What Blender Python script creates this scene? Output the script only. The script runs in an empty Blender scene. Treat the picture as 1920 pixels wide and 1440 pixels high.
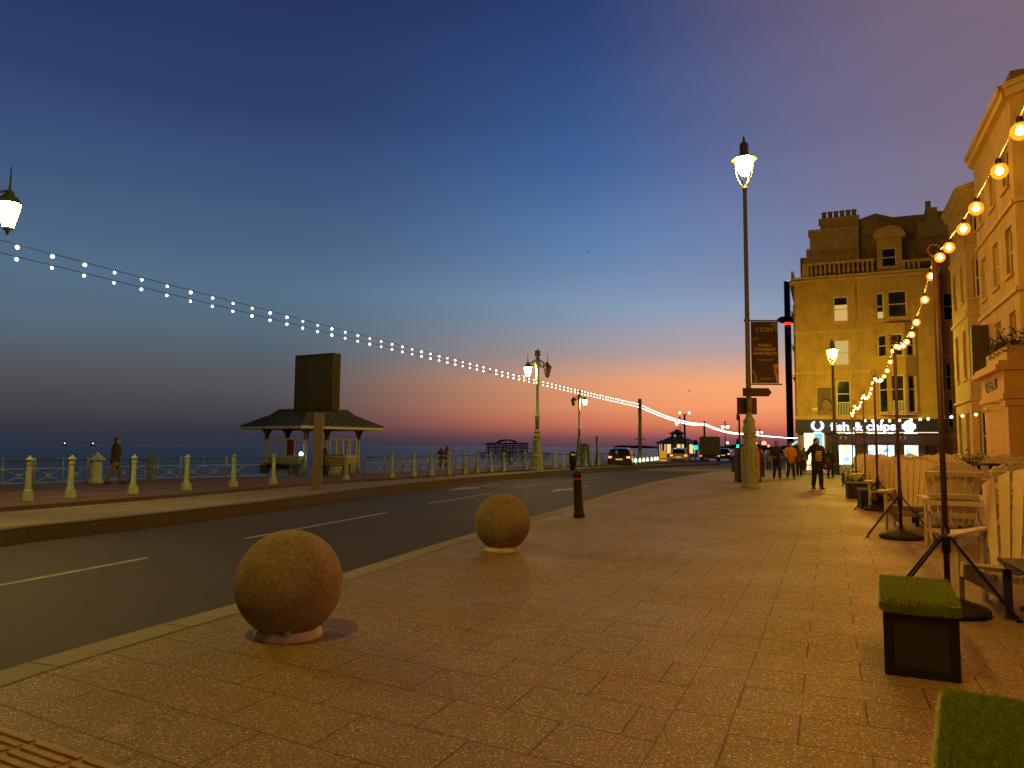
import bpy, bmesh, math, random
from mathutils import Vector, Matrix
random.seed(7)
sc = bpy.context.scene
COL = sc.collection
R = math.radians

# ------------------------------------------------------------------ camera
FPX, CX, CY = 1400.0, 960.0, 720.0
PITCH = math.atan(117.3/FPX); ROLL = 0.0076
CAMZ = 1.5
fw = Vector((0, math.cos(PITCH), math.sin(PITCH)))
u0 = Vector((0, -math.sin(PITCH), math.cos(PITCH)))
r0 = Vector((1, 0, 0))
rt = r0*math.cos(ROLL) + u0*math.sin(ROLL)
up = -r0*math.sin(ROLL) + u0*math.cos(ROLL)
cam_d = bpy.data.cameras.new("camera"); cam = bpy.data.objects.new("camera", cam_d); COL.objects.link(cam)
cam_d.sensor_width = 36; cam_d.lens = FPX/1920*36; cam_d.clip_start = 0.05; cam_d.clip_end = 80000
m = Matrix((rt, up, -fw)).transposed().to_4x4(); m.translation = (0, 0, CAMZ)
cam.matrix_world = m
sc.camera = cam
CAM = Vector((0, 0, CAMZ))

def ray(px, py): return rt*((px-CX)/FPX) + up*((CY-py)/FPX) + fw
def G(px, py, z=0.0):
    d = ray(px, py); return CAM + d*((z-CAMZ)/d.z)
def D(px, py, y):
    d = ray(px, py); return CAM + d*(y/d.y)
SA = math.atan((1553-960)/FPX)            # direction of the street
UU = Vector((math.cos(SA), -math.sin(SA), 0)); VV = Vector((math.sin(SA), math.cos(SA), 0))
def S(u, v, z=0.0): return UU*u + VV*v + Vector((0, 0, z))
def toS(p): return (p.dot(UU), p.dot(VV))
def PV(px, py, v):                         # hit the plane v = const -> (u, z)
    d = ray(px, py); t = v/d.dot(VV); p = CAM + d*t; return p.dot(UU), p.z
def PU(px, py, u):                         # hit the plane u = const -> (v, z)
    d = ray(px, py); t = u/d.dot(UU); p = CAM + d*t; return p.dot(VV), p.z

# ------------------------------------------------------------------ world: dusk sky
w = bpy.data.worlds.new("World"); sc.world = w; w.use_nodes = True
nt = w.node_tree; nt.nodes.clear()
def N(t, typ, **k):
    n = t.nodes.new(typ)
    for a, b in k.items(): setattr(n, a, b)
    return n
def math_n(t, op, a, b=None, c=None, clamp=False):
    n = t.nodes.new('ShaderNodeMath'); n.operation = op; n.use_clamp = clamp
    for i, v in enumerate((a, b, c)):
        if v is None: continue
        if isinstance(v, (int, float)): n.inputs[i].default_value = v
        else: t.links.new(v, n.inputs[i])
    return n.outputs[0]
def lin(c):
    return tuple(((x/255)/12.92 if x/255 <= .04045 else ((x/255+.055)/1.055)**2.4) for x in c)
def ramp(t, fac, stops, interp='LINEAR'):
    n = t.nodes.new('ShaderNodeValToRGB'); n.color_ramp.interpolation = interp
    e = n.color_ramp.elements
    while len(e) > 1: e.remove(e[-1])
    e[0].position = stops[0][0]; e[0].color = (*stops[0][1], 1)
    for p, c in stops[1:]:
        x = e.new(p); x.color = (*c, 1)
    t.links.new(fac, n.inputs[0]); return n.outputs[0]
def mixc(t, f, a, b, mode='MIX'):
    n = t.nodes.new('ShaderNodeMix'); n.data_type = 'RGBA'; n.blend_type = mode
    for i, v in ((0, f), (6, a), (7, b)):
        if isinstance(v, (int, float)): n.inputs[i].default_value = v
        elif isinstance(v, tuple): n.inputs[i].default_value = (*v, 1) if len(v) == 3 else v
        else: t.links.new(v, n.inputs[i])
    return n.outputs[2]
tc = N(nt, 'ShaderNodeTexCoord'); sx = N(nt, 'ShaderNodeSeparateXYZ'); nt.links.new(tc.outputs['Generated'], sx.inputs[0])
Z = sx.outputs[2]
GA = math.atan((1400-960)/FPX)
dotg = math_n(nt, 'ADD', math_n(nt, 'MULTIPLY', sx.outputs[0], math.sin(GA)), math_n(nt, 'MULTIPLY', sx.outputs[1], math.cos(GA)))
hl = math_n(nt, 'POWER', math_n(nt, 'ADD', math_n(nt, 'MULTIPLY', sx.outputs[0], sx.outputs[0]), math_n(nt, 'MULTIPLY', sx.outputs[1], sx.outputs[1])), .5)
cosaz = math_n(nt, 'DIVIDE', dotg, math_n(nt, 'MAXIMUM', hl, .001))
az = math_n(nt, 'ARCCOSINE', cosaz)        # radians away from the afterglow
fg = N(nt, 'ShaderNodeMapRange', interpolation_type='SMOOTHSTEP'); nt.links.new(az, fg.inputs[0])
fg.inputs[1].default_value = R(0); fg.inputs[2].default_value = R(37); fg.inputs[3].default_value = 1; fg.inputs[4].default_value = 0
fb = N(nt, 'ShaderNodeMapRange', interpolation_type='SMOOTHSTEP'); nt.links.new(az, fb.inputs[0])
fb.inputs[1].default_value = R(50); fb.inputs[2].default_value = R(110)
zr = math_n(nt, 'MAXIMUM', Z, 0)
A = ramp(nt, zr, [(0, lin((96, 66, 80))), (.012, lin((140, 80, 86))), (.03, lin((226, 124, 92))), (.055, lin((246, 156, 106))), (.085, lin((243, 166, 116))),
                  (.125, lin((180, 160, 158))), (.18, lin((138, 158, 186))), (.26, lin((98, 132, 180))), (.36, lin((66, 102, 158))), (.5, lin((46, 72, 126))), (.75, lin((14, 22, 44))), (1, lin((8, 12, 26)))])
B = ramp(nt, zr, [(0, lin((44, 49, 64))), (.02, lin((52, 55, 68))), (.05, lin((68, 68, 76))), (.09, lin((82, 84, 92))), (.14, lin((84, 104, 118))),
                  (.2, lin((82, 108, 134))), (.3, lin((62, 86, 122))), (.4, lin((46, 66, 110))), (.53, lin((34, 50, 92))), (.75, lin((8, 13, 28))), (1, lin((8, 12, 28)))])
C_ = ramp(nt, zr, [(0, lin((16, 18, 30))), (.3, lin((14, 18, 34))), (1, lin((8, 12, 28)))])
skyc = mixc(nt, fb.outputs[0], mixc(nt, fg.outputs[0], B, A), C_)
# mauve lens-flare veil painted into the sky colour, upper right
veil_x = N(nt, 'ShaderNodeMapRange', interpolation_type='SMOOTHSTEP'); nt.links.new(math_n(nt, 'DIVIDE', sx.outputs[0], math_n(nt, 'MAXIMUM', hl, .001)), veil_x.inputs[0])
veil_x.inputs[1].default_value = .05; veil_x.inputs[2].default_value = .62; veil_x.inputs[3].default_value = 0; veil_x.inputs[4].default_value = .68
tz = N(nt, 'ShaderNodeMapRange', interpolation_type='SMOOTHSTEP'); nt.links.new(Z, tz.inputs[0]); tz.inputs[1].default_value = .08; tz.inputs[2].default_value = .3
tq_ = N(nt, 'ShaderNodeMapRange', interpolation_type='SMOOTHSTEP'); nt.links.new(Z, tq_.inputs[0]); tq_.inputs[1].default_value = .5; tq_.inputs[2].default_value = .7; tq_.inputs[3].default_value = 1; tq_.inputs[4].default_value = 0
skyc = mixc(nt, math_n(nt, 'MULTIPLY', math_n(nt, 'MULTIPLY', veil_x.outputs[0], tz.outputs[0]), tq_.outputs[0]), skyc, lin((142, 114, 120)))
# barely visible high haze streaks
hm = N(nt, 'ShaderNodeMapping'); hm.inputs['Scale'].default_value = (1.2, 1.2, 9); nt.links.new(tc.outputs['Generated'], hm.inputs[0])
hn = noise_w = N(nt, 'ShaderNodeTexNoise'); hn.inputs['Scale'].default_value = 1.6; hn.inputs['Detail'].default_value = 4; nt.links.new(hm.outputs[0], hn.inputs['Vector'])
hr = N(nt, 'ShaderNodeMapRange'); nt.links.new(hn.outputs['Fac'], hr.inputs[0]); hr.inputs[1].default_value = .3; hr.inputs[2].default_value = .7; hr.inputs[3].default_value = .95; hr.inputs[4].default_value = 1.05
skyc = mixc(nt, 1.0, skyc, hr.outputs[0], 'MULTIPLY')
sky = N(nt, 'ShaderNodeTexSky', sky_type='NISHITA'); sky.sun_disc = False
sky.sun_elevation = R(-4); sky.sun_rotation = GA
bg1 = N(nt, 'ShaderNodeBackground'); nt.links.new(sky.outputs[0], bg1.inputs[0]); bg1.inputs[1].default_value = .05
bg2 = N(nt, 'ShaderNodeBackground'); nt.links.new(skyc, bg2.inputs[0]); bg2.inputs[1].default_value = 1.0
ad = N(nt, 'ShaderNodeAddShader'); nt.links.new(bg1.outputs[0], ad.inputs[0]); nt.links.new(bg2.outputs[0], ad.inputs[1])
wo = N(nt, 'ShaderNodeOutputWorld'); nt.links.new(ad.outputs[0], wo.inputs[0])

sc.view_settings.view_transform = 'Standard'; sc.view_settings.look = 'None'
sc.view_settings.exposure = 0; sc.view_settings.gamma = 1
sc.cycles.use_denoising = True
sc.cycles.use_light_tree = True
sc.cycles.sample_clamp_indirect = 4.0
sc.cycles.max_bounces = 5; sc.cycles.diffuse_bounces = 3; sc.cycles.glossy_bounces = 3

# lamp brightnesses (surface radiance of the glowing glass)
LAMP_C = (1.0, .60, .06)
BULB_C = (1.0, .40, .035)
ST_MAIN = 560; ST_SECOND = 850; ST_ORNATE = 330; ST_BULB = 4000; ST_FEST = 12; ST_NEAR = 425

# ------------------------------------------------------------------ materials
MATS = {}
def mat(name, col, rough=.6, metal=0, var=.25, scale=6, bump=0.0, bscale=None, spec=.5, alpha=None, coat=0):
    if name in MATS: return MATS[name]
    mt = bpy.data.materials.new(name); mt.use_nodes = True; t = mt.node_tree
    b = t.nodes['Principled BSDF']
    b.inputs['Roughness'].default_value = rough; b.inputs['Metallic'].default_value = metal
    b.inputs['Specular IOR Level'].default_value = spec
    b.inputs['Coat Weight'].default_value = coat
    tcn = t.nodes.new('ShaderNodeTexCoord')
    n = t.nodes.new('ShaderNodeTexNoise'); n.inputs['Scale'].default_value = scale; n.inputs['Detail'].default_value = 6; n.inputs['Roughness'].default_value = .65
    t.links.new(tcn.outputs['Object'], n.inputs['Vector'])
    lo = tuple(max(0, c*(1-var)) for c in col); hi = tuple(min(1, c*(1+var)) for c in col)
    c = ramp(t, n.outputs['Fac'], [(.3, lo), (.7, hi)])
    t.links.new(c, b.inputs['Base Color'])
    if bump:
        n2 = t.nodes.new('ShaderNodeTexNoise'); n2.inputs['Scale'].default_value = bscale or scale*6; n2.inputs['Detail'].default_value = 4
        t.links.new(tcn.outputs['Object'], n2.inputs['Vector'])
        bp = t.nodes.new('ShaderNodeBump'); bp.inputs['Strength'].default_value = bump; bp.inputs['Distance'].default_value = .01
        t.links.new(n2.outputs['Fac'], bp.inputs['Height']); t.links.new(bp.outputs['Normal'], b.inputs['Normal'])
    MATS[name] = mt; return mt
def emat(name, col, st, sampling='AUTO'):
    if name in MATS: return MATS[name]
    mt = bpy.data.materials.new(name); mt.use_nodes = True; t = mt.node_tree; t.nodes.clear()
    e = t.nodes.new('ShaderNodeEmission'); e.inputs[0].default_value = (*col, 1); e.inputs[1].default_value = st
    o = t.nodes.new('ShaderNodeOutputMaterial'); t.links.new(e.outputs[0], o.inputs[0])
    mt.cycles.emission_sampling = sampling
    MATS[name] = mt; return mt

M_black = mat('black_metal', (.02, .018, .016), .45, .3, bump=.1)
M_rust = mat('brown_metal', (.09, .055, .03), .5, .5, bump=.1)
M_green = mat('sage_green_paint', (.33, .42, .29), .5, 0, .22, 9, bump=.25)
M_dgreen = mat('dark_green_paint', (.07, .11, .07), .5, 0, .3, 9, bump=.2)
M_cream = mat('cream_paint', (.55, .5, .36), .5, 0, .15, 9, bump=.1)
M_pole = mat('lamp_pole_paint', (.20, .17, .10), .45, .2, .2, 5)
M_dark = mat('dark_plastic', (.035, .03, .026), .5, 0, .2, 5)
M_redb = mat('red_band', (.6, .03, .03), .4, 0, .1)
M_white = mat('white_plastic', (.75, .73, .68), .45, 0, .1)
M_wood_w = mat('white_painted_wood', (.62, .54, .38), .5, 0, .12, 14, bump=.25, bscale=60)
M_grass = mat('artificial_grass', (.15, .24, .014), .8, 0, .6, 60, bump=.6, bscale=200)
M_conc = mat('light_concrete', (.62, .55, .40), .85, 0, .2, 12, bump=.5)
M_orange = mat('orange_panel', (.75, .16, .03), .45, 0, .1)
M_glass_d = mat('dark_window_glass', (.02, .02, .022), .08, 0, .1, 2, spec=.8)
M_skin = mat('skin', (.38, .22, .14), .6, 0, .08)
M_hair = mat('dark_hair', (.02, .014, .01), .7, 0, .3, 40)
M_sign_n = mat('navy_fascia', (.02, .02, .075), .5, 0, .15)
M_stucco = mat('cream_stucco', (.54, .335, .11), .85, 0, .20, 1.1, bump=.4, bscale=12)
def streaks(mt, amt=.45):
    t = mt.node_tree; b = t.nodes['Principled BSDF']; src = b.inputs['Base Color'].links[0].from_socket
    tcn = t.nodes.new('ShaderNodeTexCoord'); mp = t.nodes.new('ShaderNodeMapping'); mp.inputs['Scale'].default_value = (2.2, 2.2, .22); t.links.new(tcn.outputs['Object'], mp.inputs[0])
    n = t.nodes.new('ShaderNodeTexNoise'); n.inputs['Scale'].default_value = 1.7; n.inputs['Detail'].default_value = 6; n.inputs['Roughness'].default_value = .7; t.links.new(mp.outputs[0], n.inputs['Vector'])
    r = t.nodes.new('ShaderNodeMapRange'); t.links.new(n.outputs['Fac'], r.inputs[0]); r.inputs[1].default_value = .5; r.inputs[2].default_value = .72; r.inputs[3].default_value = 0; r.inputs[4].default_value = amt
    t.links.new(mixc(t, r.outputs[0], src, (.16, .09, .03)), b.inputs['Base Color'])
streaks(M_stucco)
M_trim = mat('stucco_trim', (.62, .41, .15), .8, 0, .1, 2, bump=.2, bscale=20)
streaks(M_trim, .35)
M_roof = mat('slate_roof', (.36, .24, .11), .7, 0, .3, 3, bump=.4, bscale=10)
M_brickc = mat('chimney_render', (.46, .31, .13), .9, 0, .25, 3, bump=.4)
M_frame = mat('window_frame_paint', (.72, .66, .5), .5, 0, .08)
M_shutter = mat('dark_panel', (.06, .04, .03), .6, 0, .2)
E_main = emat('lit_lantern_glass', (1, .55, .045), ST_MAIN)
E_second = emat('lit_small_lantern_glass', (1.0, .72, .07), ST_SECOND)
E_orn = emat('lit_ornate_lantern_glass', (1, .68, .14), ST_ORNATE)
E_ornfar = emat('lit_far_lantern_glass', (1, .7, .3), 40, 'NONE')
E_core = emat('warm_bulb_core', BULB_C, ST_BULB)
def glow_glass():
    mt = bpy.data.materials.new('amber_bulb_glass'); mt.use_nodes = True; t = mt.node_tree; t.nodes.clear()
    e = t.nodes.new('ShaderNodeEmission'); e.inputs[0].default_value = (1, .23, .01, 1); e.inputs[1].default_value = 2.6
    tr_ = t.nodes.new('ShaderNodeBsdfTransparent'); tr_.inputs[0].default_value = (1, .8, .5, 1)
    mx = t.nodes.new('ShaderNodeMixShader'); mx.inputs[0].default_value = .7
    o = t.nodes.new('ShaderNodeOutputMaterial'); t.links.new(tr_.outputs[0], mx.inputs[1]); t.links.new(e.outputs[0], mx.inputs[2]); t.links.new(mx.outputs[0], o.inputs[0])
    mt.cycles.emission_sampling = 'NONE'; return mt
E_bulb = glow_glass()
E_fest = emat('white_festoon_bulb_glass', (1, .93, .8), ST_FEST, 'NONE')
E_win = emat('lit_blind', (1, .66, .22), .62)

# ------------------------------------------------------------------ mesh builder
class MB:
    def __init__(s): s.v = []; s.f = []; s.sm = []; s.uv = {}
    def add(s, vs, fs, smooth=False):
        o = len(s.v); s.v += [Vector(x) for x in vs]
        for f in fs: s.f.append(tuple(i+o for i in f)); s.sm.append(smooth)
        return s
    def box(s, c, size, rz=0, rx=0, ry=0):
        hx, hy, hz = size[0]/2, size[1]/2, size[2]/2
        M = Matrix.Rotation(rz, 3, 'Z') @ Matrix.Rotation(ry, 3, 'Y') @ Matrix.Rotation(rx, 3, 'X')
        vs = [Vector(c) + M @ Vector((x*hx, y*hy, z*hz)) for x in (-1, 1) for y in (-1, 1) for z in (-1, 1)]
        return s.add(vs, [(0, 1, 3, 2), (4, 6, 7, 5), (0, 4, 5, 1), (2, 3, 7, 6), (0, 2, 6, 4), (1, 5, 7, 3)])
    def bb(s, x0, x1, y0, y1, z0, z1): return s.box(((x0+x1)/2, (y0+y1)/2, (z0+z1)/2), (abs(x1-x0), abs(y1-y0), abs(z1-z0)))
    def bar(s, a, b, w, h=None):
        a = Vector(a); b = Vector(b); h = h or w; d = (b-a).normalized()
        x = d.cross(Vector((0, 0, 1)));
        if x.length < 1e-4: x = Vector((1, 0, 0))
        x.normalize(); y = x.cross(d)
        vs = [p + x*i*w/2 + y*j*h/2 for p in (a, b) for i, j in ((-1, -1), (1, -1), (1, 1), (-1, 1))]
        return s.add(vs, [(0, 3, 2, 1), (4, 5, 6, 7), (0, 1, 5, 4), (1, 2, 6, 5), (2, 3, 7, 6), (3, 0, 4, 7)])
    def tube(s, pts, r, n=8, cap=True):
        pts = [Vector(p) for p in pts]; rs = r if isinstance(r, (list, tuple)) else [r]*len(pts)
        rings = []; ref = None
        for i, p in enumerate(pts):
            d = (pts[min(i+1, len(pts)-1)] - pts[max(i-1, 0)]).normalized()
            if ref is None: ref = Vector((0, 0, 1)) if abs(d.z) < .9 else Vector((1, 0, 0))
            x = (ref - d*ref.dot(d)).normalized(); y = d.cross(x); ref = x
            rings.append([p + (x*math.cos(2*math.pi*k/n) + y*math.sin(2*math.pi*k/n))*rs[i] for k in range(n)])
        vs = [v for q in rings for v in q]; fs = []
        for i in range(len(pts)-1):
            for k in range(n): a = i*n+k; b = i*n+(k+1) % n; fs.append((a, b, b+n, a+n))
        if cap: fs.append(tuple(reversed(range(n)))); fs.append(tuple(range((len(pts)-1)*n, len(pts)*n)))
        return s.add(vs, fs, True)
    def lathe(s, prof, c=(0, 0, 0), n=16, smooth=True, rz=0):
        c = Vector(c); vs = []; fs = []
        for r, z in prof:
            for k in range(n):
                a = 2*math.pi*k/n + rz; vs.append(c + Vector((r*math.cos(a), r*math.sin(a), z)))
        for i in range(len(prof)-1):
            for k in range(n): a = i*n+k; b = i*n+(k+1) % n; fs.append((a, b, b+n, a+n))
        fs.append(tuple(reversed(range(n)))); fs.append(tuple(range((len(prof)-1)*n, len(prof)*n)))
        return s.add(vs, fs, smooth)
    def ball(s, c, r, n=12, m=8, sc3=(1, 1, 1)):
        prof = [(max(1e-4, math.sin(math.pi*i/m)), -math.cos(math.pi*i/m)) for i in range(m+1)]
        o = len(s.v); s.lathe([(a*r, z*r) for a, z in prof], (0, 0, 0), n)
        for i in range(o, len(s.v)): v = s.v[i]; s.v[i] = Vector((v.x*sc3[0], v.y*sc3[1], v.z*sc3[2])) + Vector(c)
        return s
    def prism(s, poly, z0, z1):
        n = len(poly); vs = [(p[0], p[1], z0) for p in poly] + [(p[0], p[1], z1) for p in poly]
        return s.add(vs, [tuple(reversed(range(n))), tuple(range(n, 2*n))] + [(i, (i+1) % n, n+(i+1) % n, n+i) for i in range(n)])
    def plate(s, poly, y0, y1):              # outline in X-Z, thick along Y
        n = len(poly); vs = [(p[0], y0, p[1]) for p in poly] + [(p[0], y1, p[1]) for p in poly]
        return s.add(vs, [tuple(range(n)), tuple(reversed(range(n, 2*n)))] + [(i, n+i, n+(i+1) % n, (i+1) % n) for i in range(n)])
    def torus(s, c, Rr, r, axis='Y', n=20, m=6):
        pts = []
        for i in range(n+1):
            a = 2*math.pi*i/n; x, y = Rr*math.cos(a), Rr*math.sin(a)
            pts.append(Vector(c) + (Vector((x, 0, y)) if axis == 'Y' else Vector((x, y, 0)) if axis == 'Z' else Vector((0, x, y))))
        return s.tube(pts, r, m, cap=False)
    def xf(s, M, start=0):
        for i in range(start, len(s.v)): s.v[i] = M @ s.v[i]
        return s
    def build(s, name, m, parent=None, loc=(0, 0, 0), rz=0, bevel=0, kind=None):
        me = bpy.data.meshes.new(name); me.from_pydata([tuple(v) for v in s.v], [], s.f); me.materials.append(m)
        me.polygons.foreach_set('use_smooth', s.sm); me.validate(); me.update()
        o = bpy.data.objects.new(name, me); COL.objects.link(o); o.location = loc; o.rotation_euler = (0, 0, rz)
        if parent: o.parent = parent
        if bevel:
            b = o.modifiers.new('b', 'BEVEL'); b.width = bevel; b.segments = 2; b.limit_method = 'ANGLE'
        if kind: o['kind'] = kind
        return o
def thing(name, label, cat, loc=(0, 0, 0), rz=0, group=None):
    o = bpy.data.objects.new(name, None); COL.objects.link(o); o.empty_display_size = .1
    o.location = loc; o.rotation_euler = (0, 0, rz); o['label'] = label; o['category'] = cat
    if group: o['group'] = group
    return o
def tag(o, label, cat, group=None):
    o['label'] = label; o['category'] = cat
    if group: o['group'] = group
    return o
def copy_tree(o, parent=None):
    c = o.copy(); COL.objects.link(c)
    c.parent = parent
    for ch in list(o.children): copy_tree(ch, c)
    return c
def dup(o, loc, rz, label, scale=None):
    c = copy_tree(o); c.location = loc; c.rotation_euler = (0, 0, rz); c['label'] = label
    if scale: c.scale = (scale,)*3
    return c
def text(body, size, m, parent, loc, name='lettering', ext=.01, offset=0, align='CENTER', rot=(R(90), 0, 0), sx_=1, shear=0):
    cu = bpy.data.curves.new('letters', 'FONT'); cu.body = body; cu.size = size; cu.extrude = ext; cu.offset = offset
    cu.align_x = align; cu.align_y = 'CENTER'; cu.shear = shear
    tmp = bpy.data.objects.new('letters', cu); COL.objects.link(tmp)
    bpy.context.view_layer.update()
    me = bpy.data.meshes.new_from_object(tmp.evaluated_get(bpy.context.evaluated_depsgraph_get()))
    bpy.data.objects.remove(tmp); bpy.data.curves.remove(cu)
    me.materials.clear(); me.materials.append(m)
    o = bpy.data.objects.new(name, me); COL.objects.link(o); o.parent = parent; o.location = loc; o.rotation_euler = rot
    o.scale = (sx_, 1, 1); return o
ORD = ['first', 'second', 'third', 'fourth', 'fifth', 'sixth', 'seventh', 'eighth', 'ninth', 'tenth', 'eleventh', 'twelfth', 'thirteenth', 'fourteenth', 'fifteenth', 'sixteenth',
       'seventeenth', 'eighteenth', 'nineteenth', 'twentieth', 'twenty-first', 'twenty-second', 'twenty-third', 'twenty-fourth', 'twenty-fifth', 'twenty-sixth', 'twenty-seventh', 'twenty-eighth']

# ================================================================== SETTING
def struct(o): o['kind'] = 'structure'; return o
def flat(pts, name, m, uvs=None):
    me = bpy.data.meshes.new(name); me.from_pydata([tuple(p) for p in pts], [], [tuple(range(len(pts)))]); me.materials.append(m)
    o = bpy.data.objects.new(name, me); COL.objects.link(o); return o
def strip(line_a, line_b, name, m, drop=None):
    """ribbon between two polylines, UV along its length (metres); drop = also a vertical face down to that z along line_a"""
    vs = []; fs = []; uv = []; n = len(line_a); s = 0; S_ = []
    for i in range(n):
        if i: s += (line_a[i]-line_a[i-1]).length
        S_.append(s)
    for i in range(n): vs += [line_a[i], line_b[i]]
    for i in range(n-1): fs.append((2*i, 2*i+1, 2*i+3, 2*i+2))
    if drop is not None:
        o = len(vs)
        for i in range(n): vs.append(Vector((line_a[i].x, line_a[i].y, drop)))
        for i in range(n-1): fs.append((2*i, 2*i+2, o+i+1, o+i))
    me = bpy.data.meshes.new(name); me.from_pydata([tuple(v) for v in vs], [], fs); me.materials.append(m)
    ul = me.uv_layers.new(name='UVMap')
    for p in me.polygons:
        for li in p.loop_indices:
            vi = me.loops[li].vertex_index
            if vi < 2*n: ul.data[li].uv = (S_[vi//2], float(vi % 2)*.3)
            else: ul.data[li].uv = (S_[vi-2*n], -.15)
    o = bpy.data.objects.new(name, me); COL.objects.link(o); return o
def offset(line, d):                         # offset to the right-hand side of travel when d > 0
    out = []
    for i, p in enumerate(line):
        t = (line[min(i+1, len(line)-1)] - line[max(i-1, 0)]); t.z = 0; t.normalize()
        out.append(Vector((p.x + t.y*d, p.y - t.x*d, p.z)))
    return out
def resample(line, step):
    out = [line[0]]; 
    for a, b in zip(line, line[1:]):
        k = max(1, int((b-a).length/step))
        for i in range(1, k+1): out.append(a.lerp(b, i/k))
    return out
def smooth_line(line, it=2):
    for _ in range(it):
        out = [line[0]]
        for a, b in zip(line, line[1:]): out += [a.lerp(b, .25), a.lerp(b, .75)]
        line = out + [line[-1]]
    return line

# --- materials of the ground
def tex_nodes(name):
    mt = bpy.data.materials.new(name); mt.use_nodes = True; t = mt.node_tree
    return mt, t, t.nodes['Principled BSDF'], t.nodes.new('ShaderNodeTexCoord')
def noise(t, vec, scale, detail=5, rough=.6):
    n = t.nodes.new('ShaderNodeTexNoise'); n.inputs['Scale'].default_value = scale; n.inputs['Detail'].default_value = detail; n.inputs['Roughness'].default_value = rough
    t.links.new(vec, n.inputs['Vector']); return n.outputs['Fac']
def maprange(t, v, a, b, c=0, d=1):
    n = t.nodes.new('ShaderNodeMapRange'); t.links.new(v, n.inputs[0])
    for i, x in enumerate((a, b, c, d)): n.inputs[i+1].default_value = x
    return n.outputs[0]
def brick(t, vec, wdt, hgt, mortar, off=.5, c1=(.5, .5, .5), c2=(1, 1, 1)):
    n = t.nodes.new('ShaderNodeTexBrick'); t.links.new(vec, n.inputs['Vector']); n.offset = off
    n.inputs['Scale'].default_value = 1; n.inputs['Brick Width'].default_value = wdt; n.inputs['Row Height'].default_value = hgt
    n.inputs['Mortar Size'].default_value = mortar; n.inputs['Mortar Smooth'].default_value = .25
    n.inputs['Color1'].default_value = (*c1, 1); n.inputs['Color2'].default_value = (*c2, 1); n.inputs['Mortar'].default_value = (0, 0, 0, 1)
    return n.outputs['Color'], n.outputs['Fac']
def paving_material():
    mt, t, b, tcn = tex_nodes('paving_slabs')
    mp = t.nodes.new('ShaderNodeMapping'); mp.inputs['Rotation'].default_value = (0, 0, SA); t.links.new(tcn.outputs['Object'], mp.inputs['Vector'])
    sp = t.nodes.new("ShaderNodeSeparateXYZ"); t.links.new(mp.outputs[0], sp.inputs[0])
    wob = noise(t, tcn.outputs['Object'], 1.3, 2, .5)
    cmb = t.nodes.new('ShaderNodeCombineXYZ'); t.links.new(math_n(t, 'ADD', sp.outputs[0], math_n(t, 'MULTIPLY', wob, .02)), cmb.inputs[0])
    t.links.new(math_n(t, 'ADD', math_n(t, 'ADD', sp.outputs[1], math_n(t, 'MULTIPLY', sp.outputs[0], .125)), math_n(t, 'MULTIPLY', wob, .025)), cmb.inputs[1])
    ca, fa = brick(t, cmb.outputs[0], .69, .48, .0065)
    mc = t.nodes.new('ShaderNodeMapping'); mc.inputs['Location'].default_value = (.53, .1, 0); t.links.new(mp.outputs[0], mc.inputs['Vector'])
    cc, fc = brick(t, mc.outputs[0], .69, .43, .007, .5)
    st = t.nodes.new('ShaderNodeMapping'); st.inputs['Location'].default_value = (.86, .3, 0); t.links.new(mp.outputs[0], st.inputs['Vector'])
    cs, fs = brick(t, st.outputs[0], .33, .95, .008, 0)
    inA = math_n(t, 'LESS_THAN', sp.outputs[0], -.86); inC = math_n(t, 'GREATER_THAN', sp.outputs[0], -.53)
    fac = mixc(t, inC, mixc(t, inA, fs, fa), fc)
    colr = mixc(t, inC, mixc(t, inA, cs, ca), cc)
    V = tcn.outputs['Object']
    big = noise(t, V, .55, 4, .55); mid = noise(t, V, 5, 6, .7); fine = noise(t, V, 85, 3, .85)
    vor = t.nodes.new('ShaderNodeTexVoronoi'); vor.inputs['Scale'].default_value = 62; t.links.new(V, vor.inputs['Vector'])
    spk = math_n(t, 'LESS_THAN', vor.outputs['Distance'], .30)
    spc = t.nodes.new('ShaderNodeSeparateColor'); t.links.new(vor.outputs['Color'], spc.inputs[0])
    spk = math_n(t, 'MULTIPLY', spk, math_n(t, 'GREATER_THAN', spc.outputs[0], .62))
    base = ramp(t, mid, [(.25, (.14, .105, .022)), (.5, (.21, .152, .033)), (.75, (.31, .225, .055))])
    base = mixc(t, .30, base, colr, 'MULTIPLY')
    base = mixc(t, maprange(t, big, .35, .7, 0, .45), base, (.13, .072, .028))
    base = mixc(t, maprange(t, fine, .42, .66, 0, .6), base, (.62, .44, .16)); dk = noise(t, V, 48, 3, .75); base = mixc(t, maprange(t, dk, .49, .62, 0, .7), base, (.07, .045, .015))
    base = mixc(t, math_n(t, 'MULTIPLY', spk, .8), base, (.95, .72, .36))
    bl = noise(t, V, 2.1, 2, .5); base = mixc(t, maprange(t, bl, .70, .74, 0, .5), base, (.45, .36, .22))
    vg = t.nodes.new('ShaderNodeTexVoronoi'); vg.inputs['Scale'].default_value = 2.6; t.links.new(V, vg.inputs['Vector'])
    gs = t.nodes.new('ShaderNodeSeparateColor'); t.links.new(vg.outputs['Color'], gs.inputs[0])
    gum = math_n(t, 'MULTIPLY', math_n(t, 'LESS_THAN', vg.outputs['Distance'], math_n(t, 'MULTIPLY', gs.outputs[1], .075)), math_n(t, 'GREATER_THAN', gs.outputs[0], .35))
    base = mixc(t, math_n(t, 'MULTIPLY', gum, .55), base, mixc(t, math_n(t, 'GREATER_THAN', gs.outputs[2], .6), (.08, .05, .02), (.6, .5, .33)))
    base = mixc(t, math_n(t, 'MULTIPLY', fac, .68), base, (.028, .018, .008))
    t.links.new(base, b.inputs['Base Color'])
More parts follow.
